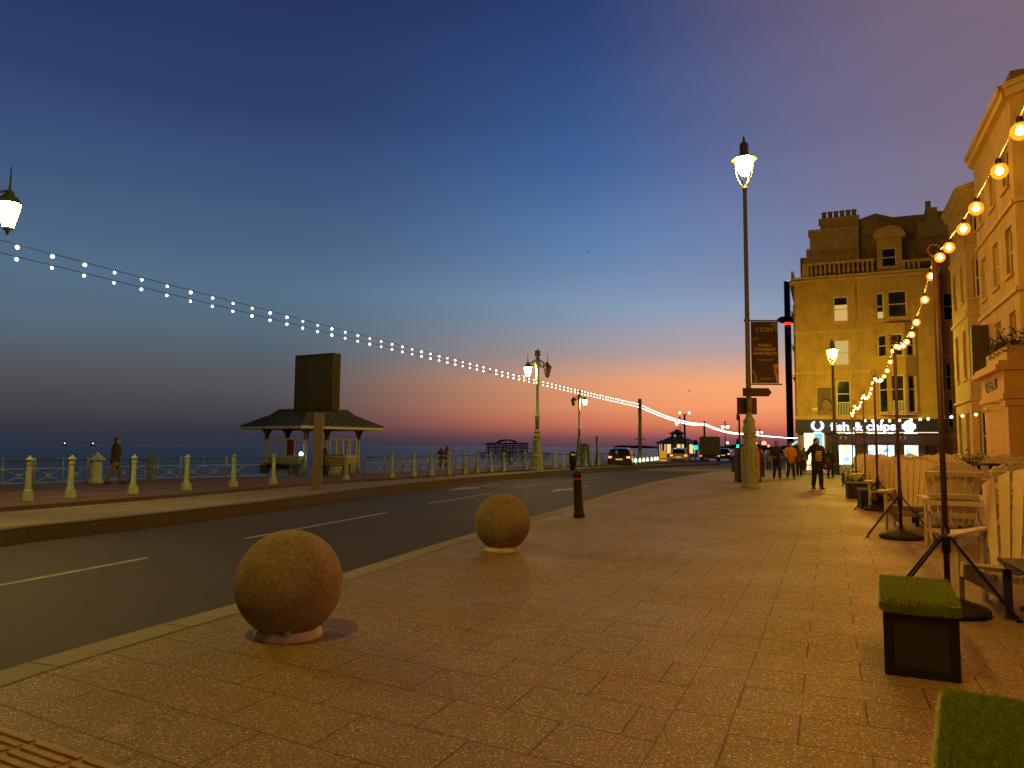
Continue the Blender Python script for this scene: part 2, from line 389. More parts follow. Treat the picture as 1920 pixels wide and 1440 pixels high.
    rg = math_n(t, 'SUBTRACT', math_n(t, 'ADD', maprange(t, big, .3, .7, .45, .65), math_n(t, 'MULTIPLY', fine, .2)), math_n(t, 'MULTIPLY', spk, .3))
    t.links.new(rg, b.inputs['Roughness']); b.inputs['Specular IOR Level'].default_value = .35
    h = math_n(t, 'ADD', math_n(t, 'MULTIPLY', fac, -1.0), math_n(t, 'MULTIPLY', fine, .55))
    h = math_n(t, 'ADD', h, math_n(t, 'MULTIPLY', spk, .5))
    bp = t.nodes.new('ShaderNodeBump'); bp.inputs['Strength'].default_value = .55; bp.inputs['Distance'].default_value = .006
    t.links.new(h, bp.inputs['Height']); t.links.new(bp.outputs[0], b.inputs['Normal'])
    return mt
def asphalt_material(name, c0, c1, red=False):
    mt, t, b, tcn = tex_nodes(name); V = tcn.outputs['Object']
    n1 = noise(t, V, .4, 5); n2 = noise(t, V, 60, 3, .8)
    base = ramp(t, n1, [(.3, c0), (.7, c1)])
    base = mixc(t, maprange(t, n2, .45, .8, 0, .4), base, tuple(x*2.2 for x in c1))
    n4 = noise(t, V, 1.6, 3, .6); base = mixc(t, maprange(t, n4, .56, .62, 0, .35), base, tuple(x*.45 for x in c0))
    v5 = t.nodes.new('ShaderNodeTexVoronoi'); v5.inputs['Scale'].default_value = 130; t.links.new(V, v5.inputs['Vector'])
    base = mixc(t, maprange(t, v5.outputs['Distance'], .12, .3, .55, 0), base, tuple(min(1, x*3.2) for x in c1))
    t.links.new(base, b.inputs['Base Color']); b.inputs['Roughness'].default_value = .75
    bp = t.nodes.new('ShaderNodeBump'); bp.inputs['Strength'].default_value = .4; bp.inputs['Distance'].default_value = .006
    t.links.new(n2, bp.inputs['Height']); t.links.new(bp.outputs[0], b.inputs['Normal']); return mt
def kerb_material(name, c, mortar_w=.012, length=.9):
    mt, t, b, tcn = tex_nodes(name)
    cb, fb_ = brick(t, tcn.outputs['UV'], length, 3.0, mortar_w, 0)
    n1 = noise(t, tcn.outputs['Object'], 9, 6, .7); n2 = noise(t, tcn.outputs['Object'], 45, 4, .7)
    base = ramp(t, n1, [(.3, tuple(x*.72 for x in c)), (.7, c)])
    base = mixc(t, maprange(t, n2, .6, .68, 0, .6), base, tuple(x*.35 for x in c))
    base = mixc(t, .08, base, cb, 'MULTIPLY')
    base = mixc(t, math_n(t, 'MULTIPLY', fb_, .8), base, (.03, .02, .012)); t.links.new(base, b.inputs['Base Color'])
    b.inputs['Roughness'].default_value = .8
    bp = t.nodes.new('ShaderNodeBump'); bp.inputs['Strength'].default_value = .5; bp.inputs['Distance'].default_value = .01
    t.links.new(n2, bp.inputs['Height']); t.links.new(bp.outputs[0], b.inputs['Normal']); return mt
M_pave = paving_material()
M_asph = asphalt_material('asphalt', (.030, .023, .014), (.045, .034, .021))
M_prom = asphalt_material('promenade_asphalt', (.12, .065, .035), (.16, .09, .045))
M_isl = asphalt_material('concrete_footway', (.18, .14, .085), (.24, .19, .12))
M_kerb = kerb_material('granite_kerb', (.34, .29, .18), .012, 1.2)
M_kerb2 = kerb_material('dark_concrete_kerb', (.12, .09, .05), .012, 1.0)
M_line = mat('worn_white_paint', (.36, .33, .27), .7, 0, .45, 7)
M_yel = mat('worn_yellow_paint', (.36, .25, .08), .7, 0, .4, 9)

# --- road sheet (big) and sea
ZR, ZI, ZP = -.12, .12, .2
rd = MB(); rd.add([(-60, -60, ZR), (400, -60, ZR), (400, 400, ZR), (-60, 400, ZR)], [(0, 1, 2, 3)])
# the sheet ends at the sea front: its outline follows the promenade edge
fence_px = [(-420, 925), (-200, 918), (0, 911), (100, 907.5), (200, 903), (320, 898.5), (457, 895), (570, 891.5), (682, 888.5), (790, 882.5), (890, 878), (970, 875.3), (1045, 872), (1120, 869), (1190, 867)]
fence_line = [G(x, y, ZP) for x, y in fence_px]
far_dir = (fence_line[-1]-fence_line[-3]).normalized()
sea_edge = [fence_line[0] - (fence_line[1]-fence_line[0]).normalized()*30] + fence_line
sea_edge += [G(1260, 864.2, ZP), G(1330, 861, ZP), G(1400, 857.5, ZP), G(1460, 853.5, ZP)]
land = sea_edge + [sea_edge[-1] + Vector((900, 600, 0)), Vector((900, -60, 0)), Vector((-60, -60, 0))]
road = MB().prism([(p.x, p.y) for p in land], -9.0, ZR).build('road', M_asph); struct(road)

def water_material():
    mt, t, b, tcn = tex_nodes('sea_water'); V = tcn.outputs['Object']
    mp = t.nodes.new('ShaderNodeMapping'); mp.inputs['Scale'].default_value = (1, 2.2, 1); mp.inputs['Rotation'].default_value = (0, 0, .3); t.links.new(V, mp.inputs[0])
    n1 = noise(t, mp.outputs[0], .12, 6, .65); n2 = noise(t, mp.outputs[0], .9, 4, .7)
    n3 = noise(t, mp.outputs[0], .012, 4, .6)
    c = ramp(t, n3, [(.3, (.028, .05, .10)), (.7, (.045, .075, .14))]); t.links.new(c, b.inputs['Base Color'])
    b.inputs['Roughness'].default_value = .32; b.inputs['Specular IOR Level'].default_value = .35
    h = math_n(t, 'ADD', n1, math_n(t, 'MULTIPLY', n2, .35))
    bp = t.nodes.new('ShaderNodeBump'); bp.inputs['Strength'].default_value = 1; bp.inputs['Distance'].default_value = 1.2
    t.links.new(h, bp.inputs['Height']); t.links.new(bp.outputs[0], b.inputs['Normal']); return mt
sea = MB(); Rs = 40000
sea.add([(0, 0, -8)] + [(Rs*math.cos(a), Rs*math.sin(a), -8) for a in [2*math.pi*i/96 for i in range(96)]], [(0, i+1, (i+1) % 96+1) for i in range(96)])
struct(sea.build('sea', water_material()))

# --- near pavement with kerb
kpx = [(-500, 1415), (0, 1256), (220, 1192), (440, 1131.5), (640, 1076), (830, 1015), (1000, 968), (1082, 944.5), (1145, 924.5), (1220, 904), (1295, 890.5), (1330, 885.5), (1362, 883.6), (1392, 885.2)]
kl = [G(x, y, 0.006) for x, y in kpx]
back = (kl[0]-kl[1]).normalized()
kl = [kl[0] + back*14] + kl
far_side = [S(u, 47.5, 0.006) for u in (-2.2, 1, 4, 8, 14, 22)]
kline = smooth_line(kl[:-1], 1) + [kl[-1]] + far_side
pv = [(p.x, p.y) for p in kline] + [tuple(S(22, -14)[:2])]
pav = MB().prism(pv, -.3, 0.0).build('pavement', M_pave); struct(pav)
kr = resample(kline, 2.0)
k_out = offset(kr, -.004); k_in = offset(kr, .30)
for q in (k_out, k_in):
    for p in q: p.z = .005
struct(strip(k_out, k_in, 'kerb', M_kerb, drop=ZR-.05))
# yellow line in the gutter, following the kerb
ya = offset(kr, -.34); yb = offset(kr, -.24)
for q in (ya, yb):
    for p in q: p.z = ZR+.004
struct(strip(ya, yb, 'gutter_line', M_yel))

# --- island footway on the far side of the road
ipx = [(-420, 1060), (0, 993), (207, 973), (350, 957.5), (480, 942.5), (570, 931.5), (720, 912), (900, 894), (995, 887), (1070, 881), (1145, 876), (1250, 872.5), (1350, 869)]
il = smooth_line([G(x, y, ZI) for x, y in ipx], 1)
bpx = [(-420, 990), (0, 960), (207, 943.5), (350, 931.5), (480, 919.5), (570, 911.5), (720, 900.5), (900, 888.2), (995, 882.5), (1070, 877.3), (1145, 873), (1250, 869.3), (1350, 865.8)]
bl_ = [G(x, y, ZI) for x, y in bpx]
poly = [(p.x, p.y) for p in il] + [(p.x, p.y) for p in reversed(bl_)]
struct(MB().prism(poly, -.3, ZI).build('footway', M_isl))
ir = resample(il, 2.0)
a_ = offset(ir, .004); b_ = offset(ir, -.28)
for q in (a_, b_):
    for p in q: p.z = ZI+.005
struct(strip(a_, b_, 'footway_kerb', M_kerb2, drop=ZR-.05))
wl = [G(x, y-4.5 if x < 300 else y+(-4.5+(x-300)*.006), ZI) for x, y in [(p[0], p[1]+9.5-p[0]*.009) for p in bpx[:8]]]
w1 = resample(wl, 3); w2 = offset(w1, -.09)
for q in (w1, w2):
    for p in q: p.z = ZI+.004
struct(strip(w1, w2, 'footway_line', M_line))
# --- promenade
ppx = bl_
pe = [Vector((p.x, p.y, ZP)) for p in bl_]
poly = [(p.x, p.y) for p in pe] + [(p.x, p.y) for p in reversed([G(1330, 861, ZP), G(1260, 864.2, ZP)])] + [(p.x, p.y) for p in reversed(sea_edge[:-4])]
struct(MB().prism(poly, -8.9, ZP).build('promenade', M_prom))
pr = resample(pe, 2.0); a_ = offset(pr, .004); b_ = offset(pr, -.22)
for q in (a_, b_):
    for p in q: p.z = ZP+.005
struct(strip(a_, b_, 'promenade_kerb', M_kerb2, drop=ZI-.02))
for k, pts in enumerate(([(-200, 936), (0, 926.8), (240, 915), (480, 904), (700, 895.5), (900, 885), (1000, 880)], [(-200, 950), (0, 937.3), (240, 924), (480, 909.5), (700, 898.5), (860, 889)])):
    q = resample([G(x, y, ZP) for x, y in pts], 3); q2 = offset(q, -.09)
    for qq in (q, q2):
        for p in qq: p.z = ZP+.004
    struct(strip(q, q2, 'promenade_line', M_line))

# --- road markings: centre dashes and arrows
def mark(px_pts, name='road_marking', m=M_line):
    struct(flat([Vector((*G(x, y, ZR)[:2], ZR+.004)) for x, y in px_pts], name, m))
for (xa, ya_, xb, yb_) in ((-60, 1109, 277, 1046), (460, 1010, 724, 961.5), (803, 944.5, 922, 925), (968, 914.5, 1041, 905)):
    A_ = G(xa, ya_, ZR); B_ = G(xb, yb_, ZR); n_ = (B_-A_).normalized(); pz = Vector((n_.y, -n_.x, 0))*.055
    struct(flat([Vector((q.x, q.y, ZR+.004)) for q in (A_-pz, A_+pz, B_+pz, B_-pz)], 'road_marking', M_line))
def arrow(xa, ya_, xb, yb_):
    A_ = G(xa, ya_, ZR); B_ = G(xb, yb_, ZR); L = (B_-A_).length; n_ = (B_-A_).normalized(); s = Vector((n_.y, -n_.x, 0))
    o = [(0, 0), (.42*L, .42), (.42*L, .09), (L, .07), (L, -.07), (.42*L, -.09), (.42*L, -.42)]
    struct(flat([Vector((*(A_ + n_*a + s*b)[:2], ZR+.004)) for a, b in o], 'road_arrow', M_line))
arrow(838, 920, 936, 908); arrow(1030, 922.5, 1105, 911)
# a worn centre line further on
for i in range(5):
    A_ = G(1060+45*i, 902-5.2*i, ZR); B_ = G(1085+45*i, 899.5-5.2*i, ZR)
    n_ = (B_-A_).normalized(); pz = Vector((n_.y, -n_.x, 0))*.05
    struct(flat([Vector((q.x, q.y, ZR+.004)) for q in (A_-pz, A_+pz, B_+pz, B_-pz)], 'road_marking', M_line))

# --- ribbed tactile paving in the bottom left corner
tp = MB(); ta = G(0, 1363); tb = G(245, 1446); td = (tb-ta).normalized(); tn = Vector((td.y, -td.x, 0))
def tpt(a, b, z): q = ta + td*a + tn*b; return (q.x, q.y, z)
tp.add([tpt(a, b, z) for z in (-.05, .006) for a, b in ((-2.5, 0), (1.25, 0), (1.25, 1.2), (-2.5, 1.2))], [(0, 3, 2, 1), (4, 5, 6, 7), (0, 1, 5, 4), (1, 2, 6, 5), (2, 3, 7, 6), (3, 0, 4, 7)])
for row in range(3):
    for kx in range(-6, 3):
        for r_ in range(6):
            a0 = kx*.4+.02 + .1*row; b0 = row*.4+.045+r_*.062
            pa = Vector(tpt(a0, b0, .012)); pb = Vector(tpt(a0+.36, b0, .012)); tp.bar(pa, pb, .036, .014)
struct(tp.build('tactile_paving', mat('yellow_tactile_concrete', (.40, .27, .11), .8, 0, .25, 12, bump=.4), bevel=.003))

# --- dark far land on the horizon to the west and the ground beyond the side street
hl_ = MB(); pts = []
for i in range(30):
    px = 1150 + i*16; q = D(px, 840, 9000); h = 12 + 26*min(1, i/14) + 12*math.sin(i*.9) + 8*math.sin(i*2.3)
    pts.append((q.x, q.y, -9, h))
vs = []
for x, y, z0, z1 in pts: vs += [(x, y, z0), (x, y, z1), (x+300, y+900, z0), (x+300, y+900, z1*.8)]
fs = []
for i in range(len(pts)-1):
    a = 4*i; fs += [(a, a+4, a+5, a+1), (a+1, a+5, a+7, a+3), (a+3, a+7, a+6, a+2)]
hl_.add(vs, fs); struct(hl_.build('hills', mat('far_coast', (.05, .04, .06), 1, 0, .2, .001)))

# ================================================================== STONE BALLS
def stone_material():
    mt, t, b, tcn = tex_nodes('weathered_stone'); V = tcn.outputs['Object']
    n1 = noise(t, V, 2.2, 5, .6); n2 = noise(t, V, 26, 5, .75); n3 = noise(t, V, 90, 3, .8)
    base = ramp(t, n2, [(.3, (.17, .125, .06)), (.55, (.33, .255, .135)), (.75, (.45, .36, .20))])
    moss = math_n(t, 'MULTIPLY', maprange(t, n1, .42, .62), maprange(t, n3, .4, .62))
    base = mixc(t, math_n(t, 'MULTIPLY', moss, .8), base, (.075, .05, .022))
    base = mixc(t, maprange(t, n1, .45, .3, 0, .5), base, (.24, .12, .05))
    t.links.new(base, b.inputs['Base Color']); b.inputs['Roughness'].default_value = .9
    bp = t.nodes.new('ShaderNodeBump'); bp.inputs['Strength'].default_value = .9; bp.inputs['Distance'].default_value = .006
    t.links.new(math_n(t, 'ADD', n2, math_n(t, 'MULTIPLY', n3, .7)), bp.inputs['Height']); t.links.new(bp.outputs[0], b.inputs['Normal']); return mt
M_stone = stone_material()
def ball_at(pxc, py_base, wpx, label, sticker):
    f = G(pxc, py_base); d0 = f.y
    r = wpx/2*(d0*1.07)/FPX*.93
    c = f + Vector((f.x, f.y, 0)).normalized()*r*.62
    t = thing('stone_ball_bollard', label, 'stone ball', (c.x, c.y, 0), random.uniform(0, 6), 'stone balls along the kerb')
    MB().ball((0, 0, r*.94+.02), r, 64, 48).build('ball', M_stone, t)
    n = 40; rr = [r*.60*(1+.04*random.uniform(-1, 1)) for _ in range(n)]
    vs = []; fs = []
    for (k, z) in ((1.06, .0), (1.05, .035), (.9, .07), (.6, .08)):
        for i in range(n): a = 2*math.pi*i/n; vs.append((rr[i]*k*math.cos(a), rr[i]*k*math.sin(a), z*(1+.15*random.uniform(-1, 1)) if z else 0))
    for j in range(3):
        for i in range(n): a = j*n+i; b = j*n+(i+1) % n; fs.append((a, b, b+n, a+n))
    MB().add(vs, fs, True).build('mortar_base', M_conc, t)
    if sticker:
        o = MB().box((0, 0, 0), (.05, .006, .035)).build('sticker', mat('green_sticker', (.2, .5, .12), .5), t)
        dirv = (Vector((0, 0, CAMZ)) - c); dirv.z = 0; dirv.normalize()
        loc = Matrix.Rotation(-t.rotation_euler.z, 3, 'Z') @ (dirv*r*.635)
        o.location = (loc.x, loc.y, .085); o.rotation_euler = (R(-20), 0, math.atan2(loc.y, loc.x)+R(90))
    return t, c, r
ball_at(539, 1207, 201, 'large weathered stone ball nearest the camera with a green sticker at its foot', True)
ball_at(941.5, 1036, 107, 'smaller-looking mossy stone ball on a pale mortar ring before the banded bollard', False)

# ================================================================== BOLLARDS ON THE PAVEMENT
def black_bollard(px, py, h, label, band, lean=0, scale=1):
    p = G(px, py); t = thing('bollard', label, 'bollard', (p.x, p.y, 0), 0, 'black bollards on the pavement')
    w_ = .085*scale
    MB().lathe([(w_*1.45, 0), (w_*1.45, .05), (w_*1.25, .1), (w_*1.05, h*.75), (w_*1.05, h*.86), (w_*1.1, h*.865), (w_*1.1, h*.93), (w_*.85, h*.975), (w_*.4, h)], n=12).build('post', M_black, t)
    if band:
        MB().lathe([(w_*1.06, h*.80), (w_*1.075, h*.80), (w_*1.075, h*.84), (w_*1.06, h*.84)], n=16).build('reflective_band', M_redb, t)
    t.rotation_euler = (0, R(lean), 0)
    return t
black_bollard(1086, 970, 1.0, 'leaning black bollard with a red reflective band behind the farther stone ball', True, -2.5)
black_bollard(1375, 884.5, 1.05, 'plain black bollard at the kerb corner left of the green lamp pedestal', False)
black_bollard(1430, 893.5, 1.1, 'plain black bollard right of the orange panels in front of the crowd', False)
black_bollard(1386, 889, 1.0, 'black bollard half hidden between the kerb corner and the orange panel', False)

# ================================================================== STREET LAMPS (tall, bowl lantern in an open cage)
def street_lamp(px, py, top_py, k, label, glass, ped_h, sc_ped=1.0, z=0):
    p = G(px, py, z); H = CAMZ + (840 + ROLL*(px-960)*0 + (2 if px > 1500 else 1) - top_py)*p.y/FPX - z
    t = thing('street_lamp', label, 'street lamp', (p.x, p.y, z), 0, 'street lamps on the shop side')
    q = sc_ped; ph = ped_h
    prof = [(.36*q, 0), (.36*q, .10), (.31*q, .14), (.30*q, ph*.13), (.315*q, ph*.19), (.33*q, ph*.20), (.33*q, ph*.225), (.28*q, ph*.24), (.275*q, ph*.50), (.31*q, ph*.515), (.31*q, ph*.55),
            (.25*q, ph*.56), (.245*q, ph*.66), (.29*q, ph*.67), (.29*q, ph*.70), (.22*q, ph*.71), (.25*q, ph*.74), (.25*q, ph*.80), (.21*q, ph*.84), (.225*q, ph*.87), (.225*q, ph*.90), (.15*q, ph*.93), (.105, ph)]
    MB().lathe(prof, n=12, smooth=False).build('pedestal', M_green if q > .8 else M_dgreen, t)
    fl = MB()
    for i in range(12):
        a = 2*math.pi*i/12
        fl.bar((.285*q*math.cos(a), .285*q*math.sin(a), ph*.25), (.28*q*math.cos(a), .28*q*math.sin(a), ph*.49), .035)
    fl.build('fluting', M_green if q > .8 else M_dgreen, t)
    zt = H - k*2.05                                   # foot of the cage
    MB().lathe([(.105, ph), (.10, ph+.3), (.085, zt*.6), (.075, zt-.15), (.10, zt-.12), (.10, zt-.05), (.06, zt)], n=14).build('pole', M_pole, t)
    cg = MB()
    for i in range(4):
        a = math.pi/4 + i*math.pi/2
        pts = [(r_*math.cos(a), r_*math.sin(a), zt + zz*k) for r_, zz in ((.03, 0), (.16*k, .12), (.30*k, .38), (.37*k, .72), (.36*k, 1.10))]
        cg.tube(pts, .022*k, 6)
    lan = cg.build('cage', M_pole, t)
    MB().lathe([(.04*k, zt+.42*k), (.15*k, zt+.50*k), (.26*k, zt+.72*k), (.29*k, zt+.95*k), (.28*k, zt+1.12*k)], n=16).build('glass_bowl', glass, t)
    MB().lathe([(.30*k, zt+1.13*k), (.47*k, zt+1.07*k), (.49*k, zt+1.10*k), (.32*k, zt+1.19*k), (.19*k, zt+1.25*k), (.17*k, zt+1.30*k), (.17*k, zt+1.62*k), (.15*k, zt+1.72*k), (.07*k, zt+1.8*k), (.03*k, zt+1.82*k), (.05*k, zt+1.87*k), (.05*k, zt+1.92*k), (.01, zt+2.05*k)], n=16).build('hood', M_pole, t)
    return t, p, H
lamp_a, lp, lH = street_lamp(1407, 915.5, 238, 1.0, 'tallest street lamp, lit, on a fluted green pedestal with the banner and arrow sign', E_main, 2.85)
street_lamp(1567, 889.5, 632, .78, 'shorter lit street lamp before the fish and chips shop', E_second, 2.5, .72)

# banner, arrow sign and square sign on the tall lamp
def lampz(py): return CAMZ + (841.5-py)*lp.y/FPX
pm = lp.y/FPX
bt = thing('banner', 'dark lamp-post banner advertising apartments with an orange corner', 'banner', (lp.x, lp.y, 0))
zt, zb = lampz(602), lampz(719); x0, x1 = .13, .13+51*pm
bt_c = MB()
bt_c.bb(x0, x1, -.012, .012, zb, zt); bt_c.build('cloth', mat('brown_banner_cloth', (.065, .05, .032), .7, 0, .1, 3), bt)
MB().tube([(0, 0, zt+.04), (x1+.1, 0, zt+.04)], .028).tube([(0, 0, zt+.04), (-.12, 0, zt+.04)], .05).build('bracket', M_dark, bt); MB().tube([(0, 0, zb-.04), (x1+.12, 0, zb-.04)], .028).build('bracket', M_dark, bt)
M_btxt = mat('banner_lettering', (.62, .48, .28), .6, 0, .05)
M_borg = mat('banner_orange', (.7, .28, .04), .6, 0, .05); M_bgr = mat('banner_grey', (.22, .17, .1), .6, 0, .05)
xc = (x0+x1)/2; wz = zt-zb
text('LYON', .24, M_btxt, bt, (xc, -.016, zb+wz*.865), ext=.002)
text('SHARED\nOWNERSHIP\nAPARTMENTS', .16, M_btxt, bt, (xc, -.016, zb+wz*.545), ext=.002, sx_=.92, offset=.002)
text('AVAILABLE NOW', .085, M_btxt, bt, (xc, -.016, zb+wz*.375), ext=.002)
text('- - - - - - - -', .06, M_bgr, bt, (xc, -.016, zb+wz*.315), name='small_print', ext=.002)
text('SOUTHERN', .09, M_btxt, bt, (xc+.04, -.016, zb+wz*.07), ext=.002)
MB().plate([(x1-.21, zb+wz*.30), (x1-.02, zb+wz*.315), (x1-.02, zb+wz*.20), (x1-.15, zb+wz*.27), (x1-.02, zb+wz*.12), (x1-.02, zb+.02), (x1-.09, zb+.02)], -.017, -.013).build('orange_shape', M_borg, bt)
MB().plate([(x0+.02+.20*math.cos(a), zb+.03+.50*math.sin(a)) for a in [R(i*10) for i in range(10)]] + [(x0+.02+.08*math.cos(a), zb+.03+.36*math.sin(a)) for a in [R(90-i*10) for i in range(10)]], -.016, -.013).build('grey_shape', M_bgr, bt)
MB().plate([(x0+.02, zb+wz*.70), (x0+.26, zb+wz*.70), (x0+.26, zb+wz*.775), (x0+.19, zb+wz*.725), (x0+.02, zb+wz*.725)], -.016, -.013).build('upper_shape', M_bgr, bt)
MB().plate([(x1-.30, zt-.05), (x1-.02, zt-.05), (x1-.02, zt-wz*.2)], -.016, -.013).build('corner_shape', M_bgr, bt)
ar = thing('direction_sign', 'dark arrow-ended direction sign clamped to the tall lamp', 'sign', (lp.x, lp.y, 0))
zA, zB = lampz(729), lampz(744.5); xa, xb = -13*pm, 41*pm
MB().plate([(xa, zB), (xb-.12, zB), (xb, (zA+zB)/2), (xb-.12, zA), (xa, zA)], -.16, -.12).build('arrow_board', M_shutter, ar)
MB().box((0, -.06, (zA+zB)/2), (.16, .14, .2)).build('clamp', M_black, ar)
sq = thing('square_sign', 'square dark sign board on the tall lamp below the arrow sign', 'sign', (lp.x, lp.y, 0), R(12))
MB().bb(-20*pm, 21*pm, .14, .18, lampz(777.5), lampz(746)).build('board', M_shutter, sq, bevel=.03)
MB().box((0, .07, lampz(761)), (.2, .16, .1)).build('clamp', M_black, sq)
# slim post and two orange advertising panels behind the pedestal
p = G(1388, 905); t = thing('slim_signpost', 'thin dark post rising behind the orange panel left of the green pedestal', 'post', (p.x, p.y, 0))
MB().tube([(0, 0, 0), (0, 0, CAMZ+(841-779)*p.y/FPX)], .045).build('pole', M_black, t); MB().box((-.06, 0, CAMZ+(841-783)*p.y/FPX), (.1, .08, .28)).build('head', M_black, t)
for (xa, xb, lab) in ((1386, 1397.5, 'orange-faced street cabinet showing left of the green lamp pedestal'), (1415, 1425.5, 'orange-faced street cabinet showing right of the green lamp pedestal')):
    p = G((xa+xb)/2, 903.5); t = thing('street_cabinet', lab, 'street cabinet', (p.x, p.y, 0), 0, 'orange cabinets behind the lamp')
    w_ = (xb-xa)*p.y/FPX; h = CAMZ+(841-845)*p.y/FPX
    MB().bb(-w_/2-.06, w_/2+.06, 0, .5, 0, h+.14).build('body', M_dark, t, bevel=.02)
    MB().bb(-w_/2+.02, w_/2-.02, -.014, -.002, .12, h).build('front_panel', M_orange, t)

# ================================================================== ORNATE SEAFRONT LAMPS
def lantern_parts(x, y, z, k, lit, t, glass):
    n = 6
    L = MB().lathe([(.10*k, z-.26*k), (.215*k, z+.22*k)], (x, y, 0), n, False).build('lantern_glass', glass if lit else mat('unlit_lantern_glass', (.22, .2, .17), .25), t)
    fr = MB()
    for i in range(n):
        a = 2*math.pi*i/n; fr.tube([(x+.105*k*math.cos(a), y+.105*k*math.sin(a), z-.26*k), (x+.222*k*math.cos(a), y+.222*k*math.sin(a), z+.22*k)], .011*k, 5)
    fr.lathe([(.235*k, z+.22*k), (.245*k, z+.25*k), (.17*k, z+.34*k), (.09*k, z+.40*k), (.09*k, z+.47*k), (.03*k, z+.50*k), (.02*k, z+.62*k), (.012*k, z+.95*k), (.002, z+1.0*k)], (x, y, 0), n, False)
    fr.lathe([(.11*k, z-.29*k), (.11*k, z-.26*k), (.11*k, z-.255*k)], (x, y, 0), n, False)
    fr.lathe([(.002, z-.42*k), (.035*k, z-.37*k), (.05*k, z-.32*k), (.11*k, z-.29*k)], (x, y, 0), n, False)
    fr.build('lantern_frame', M_dgreen, t)
def ornate_lamp(x, y, label, lit, rz, glass, base=ZP, k=1.0, detail=True):
    t = thing('ornate_street_lamp', label, 'street lamp', (x, y, base), rz, 'twin-lantern lamps along the seafront')
    e = -base
    MB().lathe([(.36, 0), (.36, .12), (.31, .16), (.29, .75), (.31, .78), (.31, .84), (.23, .90), (.21, 1.55), (.25, 1.6), (.25, 1.68), (.17, 1.74), (.22, 1.86), (.22, 1.92), (.13, 2.0), (.17, 2.1), (.17, 2.16), (.11, 2.25)], n=8, smooth=False).build('pedestal', M_green, t)
    MB().lathe([(.11, 2.25), (.115, 2.9), (.14, 2.93), (.14, 3.0), (.095, 3.05), (.07, 4.7), (.10, 4.74), (.10, 4.8), (.07, 4.85), (.10, 5.0), (.075, 5.2), (.11, 5.4), (.075, 5.55), (.12, 5.72), (.17, 5.85), (.13, 5.98), (.09, 6.1)], n=12).build('pole', M_green, t)
    MB().lathe([(.09, 6.1), (.13, 6.15), (.13, 6.22), (.06, 6.28), (.14, 6.36), (.17, 6.45), (.13, 6.55), (.17, 6.58), (.15, 6.65), (.04, 6.69), (.03, 6.75), (.01, 6.78)], n=12).build('crown_finial', M_dgreen, t)
    for s in (-1, 1):
        a = MB().tube([(s*.08, 0, 5.85), (s*.25, 0, 5.72), (s*.38, 0, 5.86), (s*.55, 0, 5.98)], .03, 6)
        a.tube([(s*.08, 0, 6.1), (s*.22, 0, 6.12), (s*.36, 0, 5.97), (s*.55, 0, 6.0)], .025, 6)
        a.torus((s*.24, 0, 5.92), .09, .018, 'Y', 14, 5).torus((s*.16, 0, 6.02), .055, .015, 'Y', 12, 5)
        a.tube([(s*.55, 0, 6.02), (s*.55, 0, 5.86)], .025, 6)
        a.build('scroll_arm', M_dgreen, t)
        lantern_parts(s*.55, 0, 5.5, 1.0, (lit in (s, 2)), t, glass)
    return t
def orn_place(px, crown_py, z_top=6.98):
    d = (z_top-CAMZ)*FPX/((837.3+ROLL*(px-960))-crown_py); q = D(px, 800, d); return q.x, q.y
x, y = orn_place(1007.5, 653)
ornate_lamp(x, y, 'twin-lantern seafront lamp, left lantern lit, nearest of those in full view', -1, R(-2), E_orn)
x, y = orn_place(1086, 729.5)
ornate_lamp(x, y, 'twin-lantern seafront lamp beside the phone kiosk, only its right lantern lit', 1, R(-2), E_orn)
x, y = orn_place(1275, 780)
ornate_lamp(x, y, 'twin-lantern seafront lamp standing before the low-roofed pavilion', -1, R(-3), E_ornfar)
x, y = orn_place(1359.5, 789)
ornate_lamp(x, y, 'far twin-lantern lamp with both lanterns lit, just right of the lorry', 2, R(-3), E_ornfar)
x, y = orn_place(1424.5, 802)
ornate_lamp(x, y, 'farthest twin-lantern lamp with both lanterns lit, right of the green pedestal', 2, R(-3), E_ornfar)
d = 14.5; q = D(12, 400, d)
lo = ornate_lamp(q.x-.53, q.y+.05, 'lit lantern of a seafront lamp cut by the left edge of the picture', 2, R(-2), E_orn)
lo.location.z = q.z - 5.52
# plain poles and a double-headed modern lamp
def plain_pole(px, top, d, r, label, base=ZP, head=False, name='pole', cat='pole'):
    q = D(px, top, d); t = thing(name, label, cat, (q.x, q.y, base))
    MB().tube([(0, 0, 0), (0, 0, q.z-base)], r, 10).build('shaft', M_pole if not head else M_black, t)
    MB().lathe([(r*2, 0), (r*2, .15), (r*1.2, .2)], n=10).build('foot', M_black, t)
    return t, q
tp1, q1200 = plain_pole(1199.5, 748, 66, .16, 'plain tall pole carrying the white lights, first beyond the lamps')
MB().box((0, 0, CAMZ-ZP+(840-824)*66/FPX), (.9, .15, .12)).build('crossbar', M_pole, tp1)
tp2, q1320 = plain_pole(1320.5, 790, 121, .17, 'distant plain pole carrying the white lights above the lorry')
plain_pole(1119, 818, 60, .09, 'short dark pole between the kiosk and the dark car')[0]
t, q = plain_pole(1283.5, 778, 100, .14, 'slim twin-globe street lamp behind the pavilion lamp', head=True, name='globe_lamp', cat='street lamp')
for s in (-1, 1):
    MB().tube([(0, 0, q.z-ZP), (s*.5, 0, q.z-ZP+.25)], .05, 6).build('arm', M_black, t)
    MB().ball((s*.62, 0, q.z-ZP+.3), .17, 10, 8).build('globe', emat('globe_glow', (1, .8, .55), 6, 'NONE'), t)
    MB().lathe([(.2, q.z-ZP+.42), (.2, q.z-ZP+.46), (.05, q.z-ZP+.5)], (s*.62, 0, 0), 10).build('globe_cap', M_black, t)
